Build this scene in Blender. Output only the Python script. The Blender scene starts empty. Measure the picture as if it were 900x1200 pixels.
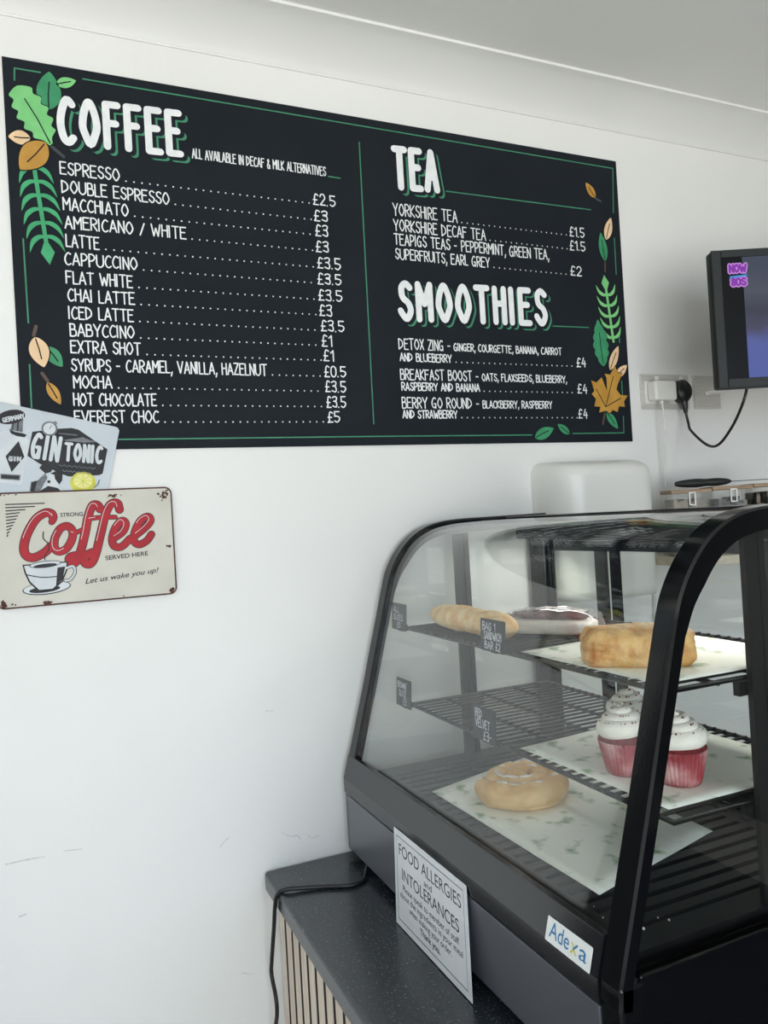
import bpy, bmesh, math, random
from mathutils import Vector, Matrix, noise
from math import sin, cos, pi, radians
random.seed(7)
S = bpy.context.scene
COL = S.collection

# ---------------------------------------------------------------- camera, world, light, exposure
F_PX, YAW, PITCH, ROLL = 903.2, radians(23.948), radians(.491), radians(-3.299)
CAM = Vector((0, -1.54, 1.615))
FW = Vector((sin(YAW)*cos(PITCH), cos(YAW)*cos(PITCH), sin(PITCH)))
R0 = Vector((cos(YAW), -sin(YAW), 0)); U0 = R0.cross(FW)
RT = cos(ROLL)*R0 + sin(ROLL)*U0
UP = -sin(ROLL)*R0 + cos(ROLL)*U0
cd = bpy.data.cameras.new('camera'); cam = bpy.data.objects.new('camera', cd); COL.objects.link(cam)
cd.sensor_fit = 'HORIZONTAL'; cd.sensor_width = 36; cd.lens = 36*F_PX/900; cd.clip_start = .02
cam.matrix_world = Matrix((( RT.x, UP.x, -FW.x, CAM.x), (RT.y, UP.y, -FW.y, CAM.y), (RT.z, UP.z, -FW.z, CAM.z), (0, 0, 0, 1)))
S.camera = cam
S.view_settings.view_transform = 'Standard'; S.view_settings.look = 'None'
S.view_settings.gamma = 1; S.view_settings.use_curve_mapping = False
S.view_settings.exposure = -0.62
S.cycles.max_bounces = 14; S.cycles.diffuse_bounces = 6; S.cycles.glossy_bounces = 6
S.cycles.transparent_max_bounces = 40; S.cycles.transmission_bounces = 8
S.cycles.caustics_reflective = False; S.cycles.caustics_refractive = False
S.cycles.use_denoising = True

W = bpy.data.worlds.new('daylight'); S.world = W; W.use_nodes = True
nt = W.node_tree; nt.nodes.clear()
out = nt.nodes.new('ShaderNodeOutputWorld'); bg = nt.nodes.new('ShaderNodeBackground')
tc = nt.nodes.new('ShaderNodeTexCoord'); sp = nt.nodes.new('ShaderNodeSeparateXYZ'); rp = nt.nodes.new('ShaderNodeValToRGB')
nt.links.new(tc.outputs['Generated'], sp.inputs[0])
mr = nt.nodes.new('ShaderNodeMapRange'); mr.inputs[1].default_value = -1; mr.inputs[2].default_value = 1
nt.links.new(sp.outputs[2], mr.inputs[0]); nt.links.new(mr.outputs[0], rp.inputs[0])
rp.color_ramp.elements[0].position = .44; rp.color_ramp.elements[0].color = (1.32, 1.30, 1.265, 1)
rp.color_ramp.elements[1].position = .53; rp.color_ramp.elements[1].color = (.84, .95, 1.10, 1)
nt.links.new(rp.outputs[0], bg.inputs[0]); nt.links.new(bg.outputs[0], out.inputs[0])
bg.inputs[1].default_value = 7.6

# the shop window behind the photographer: a portal guides the sky light in
WX0, WX1, WZ0, WZ1, WY = -1.9, 1.7, .30, 2.52, -3.9
pl = bpy.data.lights.new('window_daylight', 'AREA'); pl.shape = 'RECTANGLE'; pl.size = WX1-WX0; pl.size_y = WZ1-WZ0
pl.cycles.is_portal = True
po = bpy.data.objects.new('window_daylight', pl); COL.objects.link(po)
po.location = ((WX0+WX1)/2, WY-.12, (WZ0+WZ1)/2); po.rotation_euler = (radians(90), 0, 0)   # faces +Y

# ---------------------------------------------------------------- helpers
def px(x, y, ax, v):
    """point where the sight line through photo pixel (x, y) meets the plane coordinate[ax] = v"""
    d = FW + (x-450)/F_PX*RT - (y-600)/F_PX*UP
    return CAM + d*((v-CAM[ax])/d[ax])
def wp(x, y):
    p = px(x, y, 1, 0); return (p.x, p.z)
def zf(ox, oy, s):
    return lambda x, y: wp(ox + x/s, oy + y/s)
def lin(c):
    return tuple((v/255/12.92 if v/255 <= .04045 else ((v/255+.055)/1.055)**2.4) for v in c)

MATS = {}
def mat(name, c, rough=.5, metal=0, c2=None, scale=8, lo=.4, hi=.6, bump=0, bscale=60, spec=.5, coat=0, emit=None, detail=4, stretch=(1,1,1), trans=0, sss=0):
    if name in MATS: return MATS[name]
    m = bpy.data.materials.new(name); m.use_nodes = True; n = m.node_tree.nodes; L = m.node_tree.links
    b = n['Principled BSDF']
    b.inputs['Base Color'].default_value = (*lin(c), 1); b.inputs['Roughness'].default_value = rough
    b.inputs['Metallic'].default_value = metal; b.inputs['Specular IOR Level'].default_value = spec
    b.inputs['Coat Weight'].default_value = coat; b.inputs['Coat Roughness'].default_value = .06
    if sss: b.inputs['Subsurface Weight'].default_value = sss; b.inputs['Subsurface Radius'].default_value = (.01, .006, .003)
    t = n.new('ShaderNodeTexCoord'); mp = n.new('ShaderNodeMapping'); mp.inputs['Scale'].default_value = stretch
    L.new(t.outputs['Object'], mp.inputs[0])
    if c2 is not None:
        z = n.new('ShaderNodeTexNoise'); z.inputs['Scale'].default_value = scale; z.inputs['Detail'].default_value = detail
        r = n.new('ShaderNodeValToRGB'); r.color_ramp.elements[0].position = lo; r.color_ramp.elements[1].position = hi
        r.color_ramp.elements[0].color = (*lin(c), 1); r.color_ramp.elements[1].color = (*lin(c2), 1)
        L.new(mp.outputs[0], z.inputs['Vector']); L.new(z.outputs[0], r.inputs[0]); L.new(r.outputs[0], b.inputs['Base Color'])
    if bump:
        z2 = n.new('ShaderNodeTexNoise'); z2.inputs['Scale'].default_value = bscale; z2.inputs['Detail'].default_value = 3
        bp = n.new('ShaderNodeBump'); bp.inputs['Strength'].default_value = bump; bp.inputs['Distance'].default_value = .01
        L.new(mp.outputs[0], z2.inputs['Vector']); L.new(z2.outputs[0], bp.inputs['Height']); L.new(bp.outputs[0], b.inputs['Normal'])
    if emit: 
        b.inputs['Emission Color'].default_value = (*lin(c), 1); b.inputs['Emission Strength'].default_value = emit
    MATS[name] = m; return m
def glass(name, tint=(.93, .965, .95), refl=1.0, ior=1.45, rough=0.0, haze=0):
    if name in MATS: return MATS[name]
    m = bpy.data.materials.new(name); m.use_nodes = True; n = m.node_tree.nodes; L = m.node_tree.links; n.clear()
    o = n.new('ShaderNodeOutputMaterial'); t = n.new('ShaderNodeBsdfTransparent'); g = n.new('ShaderNodeBsdfGlossy')
    mx = n.new('ShaderNodeMixShader'); f0 = ((ior-1)/(ior+1))**2
    lw = n.new('ShaderNodeLayerWeight'); lw.inputs[0].default_value = .5          # Schlick reflectance, the same from both sides
    pw = n.new('ShaderNodeMath'); pw.operation = 'POWER'; pw.inputs[1].default_value = 5; L.new(lw.outputs['Facing'], pw.inputs[0])
    f = n.new('ShaderNodeMath'); f.operation = 'MULTIPLY_ADD'; f.inputs[1].default_value = 1-f0; f.inputs[2].default_value = f0; L.new(pw.outputs[0], f.inputs[0])
    t.inputs[0].default_value = (*tint, 1); g.inputs['Roughness'].default_value = rough; g.inputs[0].default_value = (refl, refl, refl, 1)
    L.new(f.outputs[0], mx.inputs[0]); L.new(t.outputs[0], mx.inputs[1]); L.new(g.outputs[0], mx.inputs[2])
    last = mx
    if haze:
        d = n.new('ShaderNodeBsdfDiffuse'); d.inputs[0].default_value = (.8, .82, .82, 1)
        m2 = n.new('ShaderNodeMixShader'); m2.inputs[0].default_value = haze
        L.new(mx.outputs[0], m2.inputs[1]); L.new(d.outputs[0], m2.inputs[2]); last = m2
    L.new(last.outputs[0], o.inputs[0]); MATS[name] = m; return m

class Plane:                                   # a flat drawing surface: u right, v up, h towards the viewer
    def __init__(s, o, u, v): s.o, s.u, s.v = Vector(o), Vector(u).normalized(), Vector(v).normalized(); s.n = s.u.cross(s.v)
    def __call__(s, u, v, h=0): return s.o + s.u*u + s.v*v + s.n*h
WALL = Plane((0, 0, 0), (1, 0, 0), (0, 0, 1))   # normal is -Y

def catmull(pts, k=5, closed=False):
    n = len(pts); r = []
    if n < 3: return list(pts)
    for i in range(n if closed else n-1):
        g = (lambda j: pts[j % n]) if closed else (lambda j: pts[max(0, min(n-1, j))])
        a, b, c, d = (Vector(g(i+j)) for j in (-1, 0, 1, 2))
        for q in range(k):
            t = q/k
            r.append(tuple(.5*((2*b) + (c-a)*t + (2*a-5*b+4*c-d)*t*t + (3*b-a-3*c+d)*t**3)))
    if not closed: r.append(tuple(pts[-1]))
    return r

class MB:
    def __init__(s): s.v = []; s.f = []; s.m = []; s.sm = []; s.k = 0
    def add(s, vs, fs, mi=0, smooth=False):
        o = len(s.v); s.v += [Vector(v) for v in vs]
        for f in fs: s.f.append([o+i for i in f]); s.m.append(mi); s.sm.append(smooth)
        return s
    def box(s, a, b, mi=0):
        (x0, y0, z0), (x1, y1, z1) = a, b
        x0, x1 = min(x0, x1), max(x0, x1); y0, y1 = min(y0, y1), max(y0, y1); z0, z1 = min(z0, z1), max(z0, z1)
        return s.add([(x0,y0,z0),(x1,y0,z0),(x1,y1,z0),(x0,y1,z0),(x0,y0,z1),(x1,y0,z1),(x1,y1,z1),(x0,y1,z1)],
              [(3,2,1,0),(4,5,6,7),(0,1,5,4),(1,2,6,5),(2,3,7,6),(3,0,4,7)], mi)
    def obox(s, P, a, b, mi=0):               # box in a Plane's own axes
        t = MB().box(a, b); return s.add([P(*v) for v in t.v], t.f, mi)
    def prism(s, poly, fn0, fn1, mi=0, smooth=False):   # polygon swept between two placements
        n = len(poly); vs = [fn0(*p) for p in poly] + [fn1(*p) for p in poly]
        s.add(vs, [tuple(range(n))[::-1], tuple(range(n, 2*n))], mi)
        return s.add(vs, [(i, (i+1) % n, n+(i+1) % n, n+i) for i in range(n)], mi, smooth)
    def strip(s, A, B, mi=0, smooth=True):     # band between two equally long point rows
        n = len(A); return s.add(list(A)+list(B), [(i, i+1, n+i+1, n+i) for i in range(n-1)], mi, smooth)
    def tube(s, path, r, n=10, mi=0, closed=False, flat=1.0, up=None):
        P = [Vector(p) for p in path]; N = len(P); rr = r if isinstance(r, (list, tuple)) else [r]*N
        vs = []; prev = None
        for i in range(N):
            a = P[(i-1) % N] if (closed or i) else P[i]; b = P[(i+1) % N] if (closed or i < N-1) else P[i]
            t = (b-a).normalized()
            if up is not None: x = Vector(up).cross(t)
            elif prev is None: x = t.orthogonal()
            else: x = prev - t*prev.dot(t)
            x.normalize(); prev = x; y = t.cross(x)
            vs += [P[i] + rr[i]*(cos(2*pi*k/n)*x + flat*sin(2*pi*k/n)*y) for k in range(n)]
        fs = []
        for i in range(N if closed else N-1):
            j = (i+1) % N
            fs += [(i*n+k, i*n+(k+1) % n, j*n+(k+1) % n, j*n+k) for k in range(n)]
        s.add(vs, fs, mi, True)
        if not closed: s.add(vs[:n], [tuple(range(n))[::-1]], mi); s.add(vs[-n:], [tuple(range(n))], mi)
        return s
    def lathe(s, prof, c=(0,0,0), n=24, mi=0, rad=None):
        c = Vector(c); vs = []
        for (r, z) in prof:
            for k in range(n):
                a = 2*pi*k/n; q = r*(rad(a, z) if rad else 1); vs.append(c + Vector((q*cos(a), q*sin(a), z)))
        m = len(prof); fs = [(i*n+k, i*n+(k+1) % n, (i+1)*n+(k+1) % n, (i+1)*n+k) for i in range(m-1) for k in range(n)]
        s.add(vs, fs, mi, True)
        if prof[0][0] > 1e-6: s.add(vs[:n], [tuple(range(n))[::-1]], mi)
        if prof[-1][0] > 1e-6: s.add(vs[-n:], [tuple(range(n))], mi)
        return s
    def blob(s, fn, nu=32, nv=18, mi=0):       # closed surface: fn(a in 0..2pi, b in -pi/2..pi/2)
        vs = [fn(2*pi*i/nu, -pi/2 + pi*j/nv) for j in range(nv+1) for i in range(nu)]
        fs = [(j*nu+i, j*nu+(i+1) % nu, (j+1)*nu+(i+1) % nu, (j+1)*nu+i) for j in range(nv) for i in range(nu)]
        return s.add(vs, fs, mi, True)
    # flat art ---------------------------------------------------
    def poly(s, P, pts, h, mi=0):
        s.k += 1; h += (s.k % 40)*6e-6          # overlapping strokes of paint lie one on the other
        return s.add([P(u, v, h) for u, v in pts], [tuple(range(len(pts)))], mi)
    def disc(s, P, c, r, h, mi=0, n=12, ry=None):
        return s.poly(P, [(c[0]+r*cos(2*pi*k/n), c[1]+(ry or r)*sin(2*pi*k/n)) for k in range(n)], h, mi)
    def stroke(s, P, pts, w, h, mi=0, caps=True, joints=None):
        pts = [Vector(p) for p in pts]
        if len(pts) == 1 or (len(pts) == 2 and (pts[0]-pts[1]).length < 1e-7): return s.disc(P, pts[0], w*1.15, h, mi, 8)
        if joints is None: joints = len(pts) < 5
        n = len(pts)
        if joints:
            for a, b in zip(pts, pts[1:]):
                d = (b-a).normalized(); q = Vector((-d.y, d.x))*w
                s.poly(P, [a-q, b-q, b+q, a+q], h, mi)
            for p in (pts if caps else pts[1:-1]): s.disc(P, p, w, h, mi, 10)
        else:
            A, B = [], []
            for i in range(n):
                d = (pts[min(n-1, i+1)] - pts[max(0, i-1)])
                d = d.normalized() if d.length > 1e-9 else Vector((1, 0)); q = Vector((-d.y, d.x))*w
                hh = h + (i % 60)*4e-6; A.append(P(*(pts[i]-q), hh)); B.append(P(*(pts[i]+q), hh))
            s.strip(A, B, mi, False)
            if caps: s.disc(P, pts[0], w, h, mi, 10); s.disc(P, pts[-1], w, h, mi, 10)
        return s
    def build(s, name, mats, parent=None, bevel=0, seg=2, sub=0, loc=None):
        o_ = Vector((0, 0, 0))
        if parent is not None:
            q = parent
            while q.parent is not None: q = q.parent
            o_ = q.location
        elif loc is not None: o_ = Vector(loc)
        me = bpy.data.meshes.new(name); me.from_pydata([v-o_ for v in s.v], [], s.f)
        for m in (mats if isinstance(mats, (list, tuple)) else [mats]): me.materials.append(m)
        me.polygons.foreach_set('material_index', s.m); me.polygons.foreach_set('use_smooth', s.sm); me.update()
        o = bpy.data.objects.new(name, me); COL.objects.link(o)
        if parent is not None: o.parent = parent
        elif loc is not None: o.location = loc
        if bevel:
            b = o.modifiers.new('bevel', 'BEVEL'); b.width = bevel; b.segments = seg; b.limit_method = 'ANGLE'; b.angle_limit = radians(40)
        if sub:
            b = o.modifiers.new('sub', 'SUBSURF'); b.levels = sub; b.render_levels = sub
        return o
def tag(o, label, cat, group=None):
    o['label'] = label; o['category'] = cat
    if group: o['group'] = group
    return o
def thing(name, label, cat, loc=(0, 0, 0), group=None):
    o = bpy.data.objects.new(name, None); o.empty_display_size = .05; COL.objects.link(o); o.location = loc
    return tag(o, label, cat, group)
def struct(o): o['kind'] = 'structure'; return o
def plabel(o, t): o['label'] = t; return o

# hand-lettered capitals: strokes on a 0..9 grid, '~' = smooth curve
G = {'A': (6, '00 39 60|13 53'), 'B': (5, '00 09|~09 39 48 46 35 05|~05 35 54 51 30 00'), 'C': (5, '~58 39 17 04 11 30 51'),
 'D': (6, '00 09|~09 38 56 53 21 00'), 'E': (5, '59 09 00 50|05 45'), 'F': (5, '59 09 00|05 45'), 'G': (6, '~58 39 17 04 11 30 52|34 54 50'),
 'H': (5, '09 00|59 50|05 55'), 'I': (1, '09 00'), 'J': (4, '~49 42 30 10 02'), 'K': (5, '09 00|59 04 50'), 'L': (4, '09 00 40'),
 'M': (6, '00 09 34 69 60'), 'N': (5, '00 09 50 59'), 'O': (6, '~39 17 04 12 30 52 64 57 39'), 'P': (5, '00 09|~09 39 57 45 24 04'),
 'R': (5, '00 09|~09 39 57 45 04|24 50'), 'S': (5, '~58 39 18 16 25 44 52 30 11 02'), 'T': (6, '09 69|39 30'), 'U': (6, '~09 03 11 30 51 63 69'),
 'V': (6, '09 30 69'), 'W': (8, '09 20 46 60 89'), 'X': (5, '09 50|59 00'), 'Y': (6, '09 34 69|34 30'), 'Z': (5, '09 59 00 50'),
 '0': (4, '~29 07 02 20 42 47 29'), '1': (2, '07 29 20'), '2': (4, '~07 19 39 46 23 00|00 40'), '3': (4, '~08 29 48 35 15|~15 35 42 30 01'),
 '4': (4, '29 03 43|36 30'), '5': (4, '49 09 05|~05 25 44 42 20 01'), '8': (4, '~25 07 29 47 25 02 20 42 25'), '£': (4, '~48 29 16 12 00|00 40|04 34'), ',': (1, '11 0b'), '.': (1, '00'),
 '-': (4, '04 34'), '/': (4, '00 49'), '&': (5, '~50 17 29 37 03 10 30 53'), ' ': (3, '')}
def glyph(ch):
    w, d = G[ch]; st = []
    for q in d.split('|'):
        if not q: continue
        sm = q[0] == '~'; q = q.lstrip('~')
        p = [(int(t[0])/9, {'a': -1, 'b': -2}.get(t[1], 0)/9 if t[1] in 'ab' else int(t[1])/9) for t in q.split()]
        cl = sm and p[0] == p[-1]; c = catmull(p[:-1], 5, True) if cl else catmull(p, 5, False) if sm else p
        st.append((c + [c[0]] if cl else c, sm))
    return w/9, st
def letters(txt, gap=.2):
    x = 0; r = []
    for ch in txt:
        w, st = glyph(ch); r += [([(x+a, b) for a, b in p], sm) for p, sm in st]; x += w+gap
    return r, x-gap
def write(mb, P, txt, u0, u1, v, hgt, pen, h, mi=0, jit=.03, slope=0, gap=.2):
    st, w = letters(txt, gap); k = (u1-u0)/w
    for p, sm in st:
        j = random.uniform(-jit, jit)
        mb.stroke(P, [(u0+a*k, v+(b+j)*hgt+a*k*slope) for a, b in p], pen, h, mi, joints=not sm)
    return mb
def sans(mb, P, txt, u, v, size, h, mi=0, align='LEFT', bold=0, shear=0, fit=None, sx=1, spacing=1):
    c = bpy.data.curves.new('t', 'FONT'); c.body = txt; c.size = 1; c.shear = shear; c.offset = bold; c.align_x = align; c.space_character = spacing
    o = bpy.data.objects.new('t', c); COL.objects.link(o); bpy.context.view_layer.update()
    dg = bpy.context.evaluated_depsgraph_get(); me = o.evaluated_get(dg).to_mesh()
    xs = [q.co.x for q in me.vertices]; k = sx*size
    if fit: k = fit/(max(xs)-min(xs))
    mb.add([P(u+q.co.x*k, v+q.co.y*size, h) for q in me.vertices], [tuple(p.vertices) for p in me.polygons], mi)
    o.evaluated_get(dg).to_mesh_clear(); bpy.data.objects.remove(o); bpy.data.curves.remove(c)
    return mb

# ---------------------------------------------------------------- materials
M_wall = mat('wall_paint', (234, 234, 231), .55, c2=(230, 230, 227), scale=1.3, bump=.05, bscale=90)
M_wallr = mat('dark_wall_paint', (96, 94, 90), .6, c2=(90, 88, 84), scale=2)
M_ceil = mat('ceiling_paint', (246, 246, 243), .8, c2=(243, 243, 240), scale=2, bump=.03, bscale=120)
M_cove = mat('coving_paint', (238, 238, 235), .6, c2=(235, 235, 232), scale=2)
M_scuff = mat('wall_scuff', (196, 197, 196), .8, c2=(220, 219, 216), scale=90)
M_floor = mat('floor_vinyl', (186, 182, 174), .45, c2=(170, 166, 158), scale=5)
M_blk = mat('gloss_black_plastic', (7, 8, 11), .12, spec=.5, c2=(9, 10, 13), scale=4, bump=.01, bscale=300)
M_panel = mat('black_coated_steel', (20, 21, 26), .14, spec=.95, c2=(27, 27, 30), scale=3, bump=.012, bscale=500)
M_satin = mat('satin_black_steel', (12, 13, 15), .4, c2=(15, 16, 18), scale=9)
M_wire = mat('black_wire', (13, 14, 15), .42, c2=(18, 19, 20), scale=20)
M_deck = mat('dark_deck_steel', (17, 18, 20), .38, c2=(22, 23, 25), scale=9)
M_glass = glass('case_glass', (.992, 1.0, .997), ior=1.56)
M_dglass = glass('sliding_door_glass', (.965, .98, .97))
M_pane = glass('window_glass', (.98, .99, .99))
M_acr = glass('clear_acrylic', (.93, .93, .92), ior=1.2, haze=.0)
M_paper = mat('greaseproof_paper', (240, 243, 233), .6, c2=(140, 168, 130), scale=26, lo=.57, hi=.70, detail=5)
M_crust = mat('baguette_crust', (226, 178, 112), .6, c2=(240, 212, 164), scale=35, bump=.35, bscale=70)
M_pastry = mat('flaky_pastry', (228, 188, 122), .5, c2=(178, 112, 48), scale=34, lo=.44, hi=.70, bump=.7, bscale=60, detail=6)
M_bun = mat('cinnamon_bun_dough', (234, 198, 138), .5, c2=(214, 168, 104), scale=20, bump=.25, bscale=50)
M_icing = mat('sugar_icing', (242, 238, 232), .3, c2=(228, 214, 196), scale=60)
M_frost = mat('cream_frosting', (246, 243, 232), .55, c2=(240, 236, 222), scale=30, bump=.2, bscale=90)
M_cake = mat('red_velvet_crumb', (118, 18, 24), .8, c2=(88, 10, 18), scale=160, bump=.5, bscale=160)
M_case = mat('red_cupcake_paper', (150, 50, 58), .6, c2=(206, 158, 158), scale=26, lo=.40, hi=.66)
M_berry = mat('cherry_filling', (92, 16, 28), .25, c2=(60, 8, 20), scale=60, coat=.4)
M_cream = mat('pale_wrapped_cake', (212, 203, 194), .45, c2=(232, 228, 220), scale=20)
M_film = glass('cling_film', (.97, .97, .97), haze=.07, rough=.05)
M_top = mat('black_speckled_laminate', (38, 44, 50), .25, c2=(98, 102, 106), scale=260, lo=.60, hi=.72, spec=.8, detail=2)
M_slat = mat('light_oak_slat', (230, 216, 200), .55, c2=(214, 198, 180), scale=6, stretch=(8, 8, .6), detail=6)
M_felt = mat('black_acoustic_felt', (58, 52, 50), .95, c2=(50, 45, 43), scale=200)
M_cab = mat('dark_cabinet_board', (60, 58, 56), .6, c2=(66, 64, 61), scale=4)
M_cable = mat('black_cable_rubber', (15, 16, 18), .4, c2=(20, 20, 22), scale=40)
M_wcable = mat('white_cable_rubber', (226, 224, 218), .45, c2=(220, 218, 212), scale=40)
M_white = mat('white_plastic', (232, 231, 226), .28, c2=(228, 227, 222), scale=4)
M_steel = mat('brushed_steel_plate', (214, 212, 206), .36, metal=.25, c2=(206, 204, 198), scale=12, stretch=(1, 1, 12))
M_board = mat('blackboard_vinyl', (26, 31, 37), .7, c2=(29, 34, 40), scale=5, spec=.15)
M_ink = mat('white_lettering', (236, 238, 238), .6, c2=(228, 231, 232), scale=60)
M_grn = mat('green_line', (62, 140, 106), .6, c2=(56, 130, 98), scale=30)
M_leafs = {'green': mat('leaf_green', (46, 134, 90), .6, c2=(56, 146, 100), scale=30), 'light': mat('leaf_light_green', (126, 203, 128), .6, c2=(116, 194, 120), scale=30),
  'peach': mat('leaf_peach', (238, 206, 166), .6, c2=(228, 194, 152), scale=30), 'ochre': mat('leaf_ochre', (194, 146, 60), .6, c2=(182, 134, 50), scale=30),
  'fern': mat('fern_green', (62, 168, 112), .6, c2=(56, 156, 104), scale=30), 'stem': mat('leaf_stem', (92, 70, 58), .6, c2=(80, 62, 52), scale=30), 'grey': mat('leaf_stem_grey', (58, 62, 68), .6, c2=(52, 56, 62), scale=30)}
M_tin = mat('grey_tin_print', (186, 194, 198), .28, spec=.35, coat=.25, c2=(176, 184, 190), scale=7, bump=.05, bscale=18)
M_tinc = mat('cream_tin_print', (194, 191, 178), .4, spec=.3, c2=(202, 199, 187), scale=9)
M_dk = mat('dark_print', (34, 34, 37), .45, spec=.2, c2=(42, 42, 45), scale=30)
M_gy = mat('grey_print', (120, 124, 128), .45, spec=.2, c2=(98, 102, 106), scale=60)
M_lg = mat('pale_grey_print', (206, 211, 214), .45, spec=.2, c2=(198, 204, 208), scale=30)
M_red = mat('red_print', (172, 34, 44), .45, spec=.2, c2=(160, 30, 40), scale=30)
M_mar = mat('maroon_print', (66, 28, 28), .45, spec=.2, c2=(54, 26, 26), scale=30)
M_yel = mat('lemon_print', (206, 204, 84), .45, spec=.2, c2=(190, 190, 70), scale=80)
M_rust = mat('rust_spots', (96, 62, 54), .9, c2=(70, 46, 42), scale=120)
M_note = mat('notice_paper', (226, 230, 234), .35, coat=.5, c2=(222, 226, 230), scale=20)
M_txt = mat('grey_print_text', (70, 72, 76), .6, c2=(78, 80, 84), scale=60)
M_chalk = mat('chalk_writing', (214, 214, 222), .9, c2=(190, 190, 200), scale=200)
M_slate = mat('chalkboard_slate', (38, 40, 45), .75, c2=(46, 48, 53), scale=50)
M_blue = mat('blue_logo', (38, 124, 178), .4, c2=(30, 112, 168), scale=30)
M_ylw = mat('yellow_logo', (214, 206, 90), .4, c2=(204, 196, 80), scale=30)
M_stk = mat('white_sticker', (244, 248, 248), .3, c2=(240, 244, 244), scale=30)
M_bam = mat('bamboo_lid', (160, 134, 106), .5, c2=(138, 112, 86), scale=14, stretch=(1, 1, 12))
M_tea = mat('dark_tea_sachets', (44, 42, 44), .6, c2=(140, 130, 116), scale=50, lo=.5, hi=.62)
M_tv = mat('tv_bezel', (40, 43, 44), .5, c2=(37, 40, 41), scale=10, spec=.3)
M_door = mat('charcoal_door_paint', (44, 47, 50), .45, c2=(40, 43, 46), scale=6)
M_frm = mat('window_frame_grey', (70, 72, 74), .5, c2=(66, 68, 70), scale=6)

# ---------------------------------------------------------------- the room
RX0, RX1, RY0, CH = -2.3, 3.2, WY, 2.643
b = MB().box((RX0, 0, 0), (RX1, .12, CH))
for pts, w in (([(7,313),(28,308),(52,304)], .0012), ([(23,374),(31,371)], .0016), ([(258,292),(264,285),(269,281)], .0011), ([(331,276),(340,280),(348,279),(352,283)], .0009),
               ([(360,278),(366,282),(373,279)], .0009), ([(311,133),(320,133)], .0009), ([(75,297),(95,295)], .0008), ([(283,440),(298,442)], .0008)):
    b.stroke(WALL, catmull([px(x, 700+y, 1, 0).xz[:] for x, y in pts], 4), w, .0004, 1, joints=False)
struct(b.build('wall_back', [M_wall, M_scuff]))
struct(MB().box((RX0-.1, RY0, 0), (RX0, .12, CH)).build('wall_left', M_wall))
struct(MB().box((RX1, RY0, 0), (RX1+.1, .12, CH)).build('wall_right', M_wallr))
b = MB()
b.box((RX0, WY-.1, 0), (WX0, WY, CH)); b.box((WX1, WY-.1, 0), (RX1, WY, CH)); b.box((WX0, WY-.1, 0), (WX1, WY, WZ0)); b.box((WX0, WY-.1, WZ1), (WX1, WY, CH))
struct(b.build('wall_front', M_wall))
struct(MB().box((RX0-.1, RY0-.1, CH), (RX1+.1, .12, CH+.1)).build('ceiling', M_ceil))
struct(MB().box((RX0-.1, RY0-.1, -.1), (RX1+.1, .12, 0)).build('floor', M_floor))
prof = [(0, 2.572), (.0035, 2.572), (.005, 2.575)] + [(.006+.096*t**1.25, 2.575+.061*(1-(1-t)**1.35)) for t in [i/14 for i in range(15)]] + [(.106, 2.637), (.106, CH), (0, CH)]
struct(MB().prism(prof, lambda d, z: (RX0, -d, z), lambda d, z: (RX1, -d, z), 0, True).build('trim_1', M_cove)).modifiers.new('es', 'EDGE_SPLIT').split_angle = radians(25)
d1 = struct(MB().box((-.95, -.03, .002), (-.215, -.0005, 2.02)).build('door_1', M_door, bevel=.003))
MB().box((-1.0, -.04, .002), (-.952, -.0005, 2.07)).box((-.213, -.04, .002), (-.17, -.0005, 2.07)).box((-.952, -.04, 2.022), (-.213, -.0005, 2.07)).build('door_frame', M_door, d1)
fr = MB()
for x0, x1, z0, z1 in ((WX0, WX1, WZ0, WZ0+.06), (WX0, WX1, WZ1-.06, WZ1), (WX0, WX0+.06, WZ0, WZ1), (WX1-.06, WX1, WZ0, WZ1), (-.55, -.49, WZ0, WZ1)):
    fr.box((x0, WY-.08, z0), (x1, WY-.02, z1))
w1 = struct(fr.build('window_1', M_frm))
MB().box((WX0+.06, WY-.054, WZ0+.06), (WX1-.06, WY-.048, WZ1-.06)).build('pane', M_pane, w1)

# ---------------------------------------------------------------- menu board on the wall
BX0, BX1, BZ0, BZ1 = -.025, 1.3875, 1.7755, 2.4945
board = thing('menu_board', 'large black cafe menu board with white chalk lettering and painted leaves', 'menu board', (BX0, 0, BZ0))
MB().box((BX0, -.004, BZ0), (BX1, -.0006, BZ1)).build('panel', M_board, board)
H = .0046
Z1, Z2, Z3, Z4, Z5, Z7 = zf(0,60,3.6), zf(200,80,3.6), zf(0,300,3.6), zf(440,140,3), zf(440,320,3), zf(660,150,3.24)
def heading(txt, a, bz, u1, hgt, pen):
    mb = MB(); (u0, v0) = a; d = hgt*.085
    sl = (bz-v0)/(u1-u0)
    for mi, dx, wd, h in ((0, d*1.5, pen+.0015, H), (1, d*.75, pen+.0026, H+.0004), (2, 0, pen, H+.0008)):
        write(mb, WALL, txt, u0+dx, u1+dx, v0-dx*.8, hgt, wd, h, mi, 0, sl, .46)
    return mb.build('heading', [M_grn, M_board, M_ink], board)
for txt, (sx, sy), (ex, ey), top, pen in (('COFFEE', (72,167.5), (211,182), (72,117.5), .0068), ('TEA', (463,220), (511,224), (463,176), .0078), ('SMOOTHIES', (469,374), (638,380), (469,333), .0074)):
    a, e, t = wp(sx, sy), wp(ex, ey), wp(top[0], top[1])
    plabel(heading(txt, a, e[1], e[0], t[1]-a[1], pen), 'bold white heading reading ' + txt)
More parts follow.
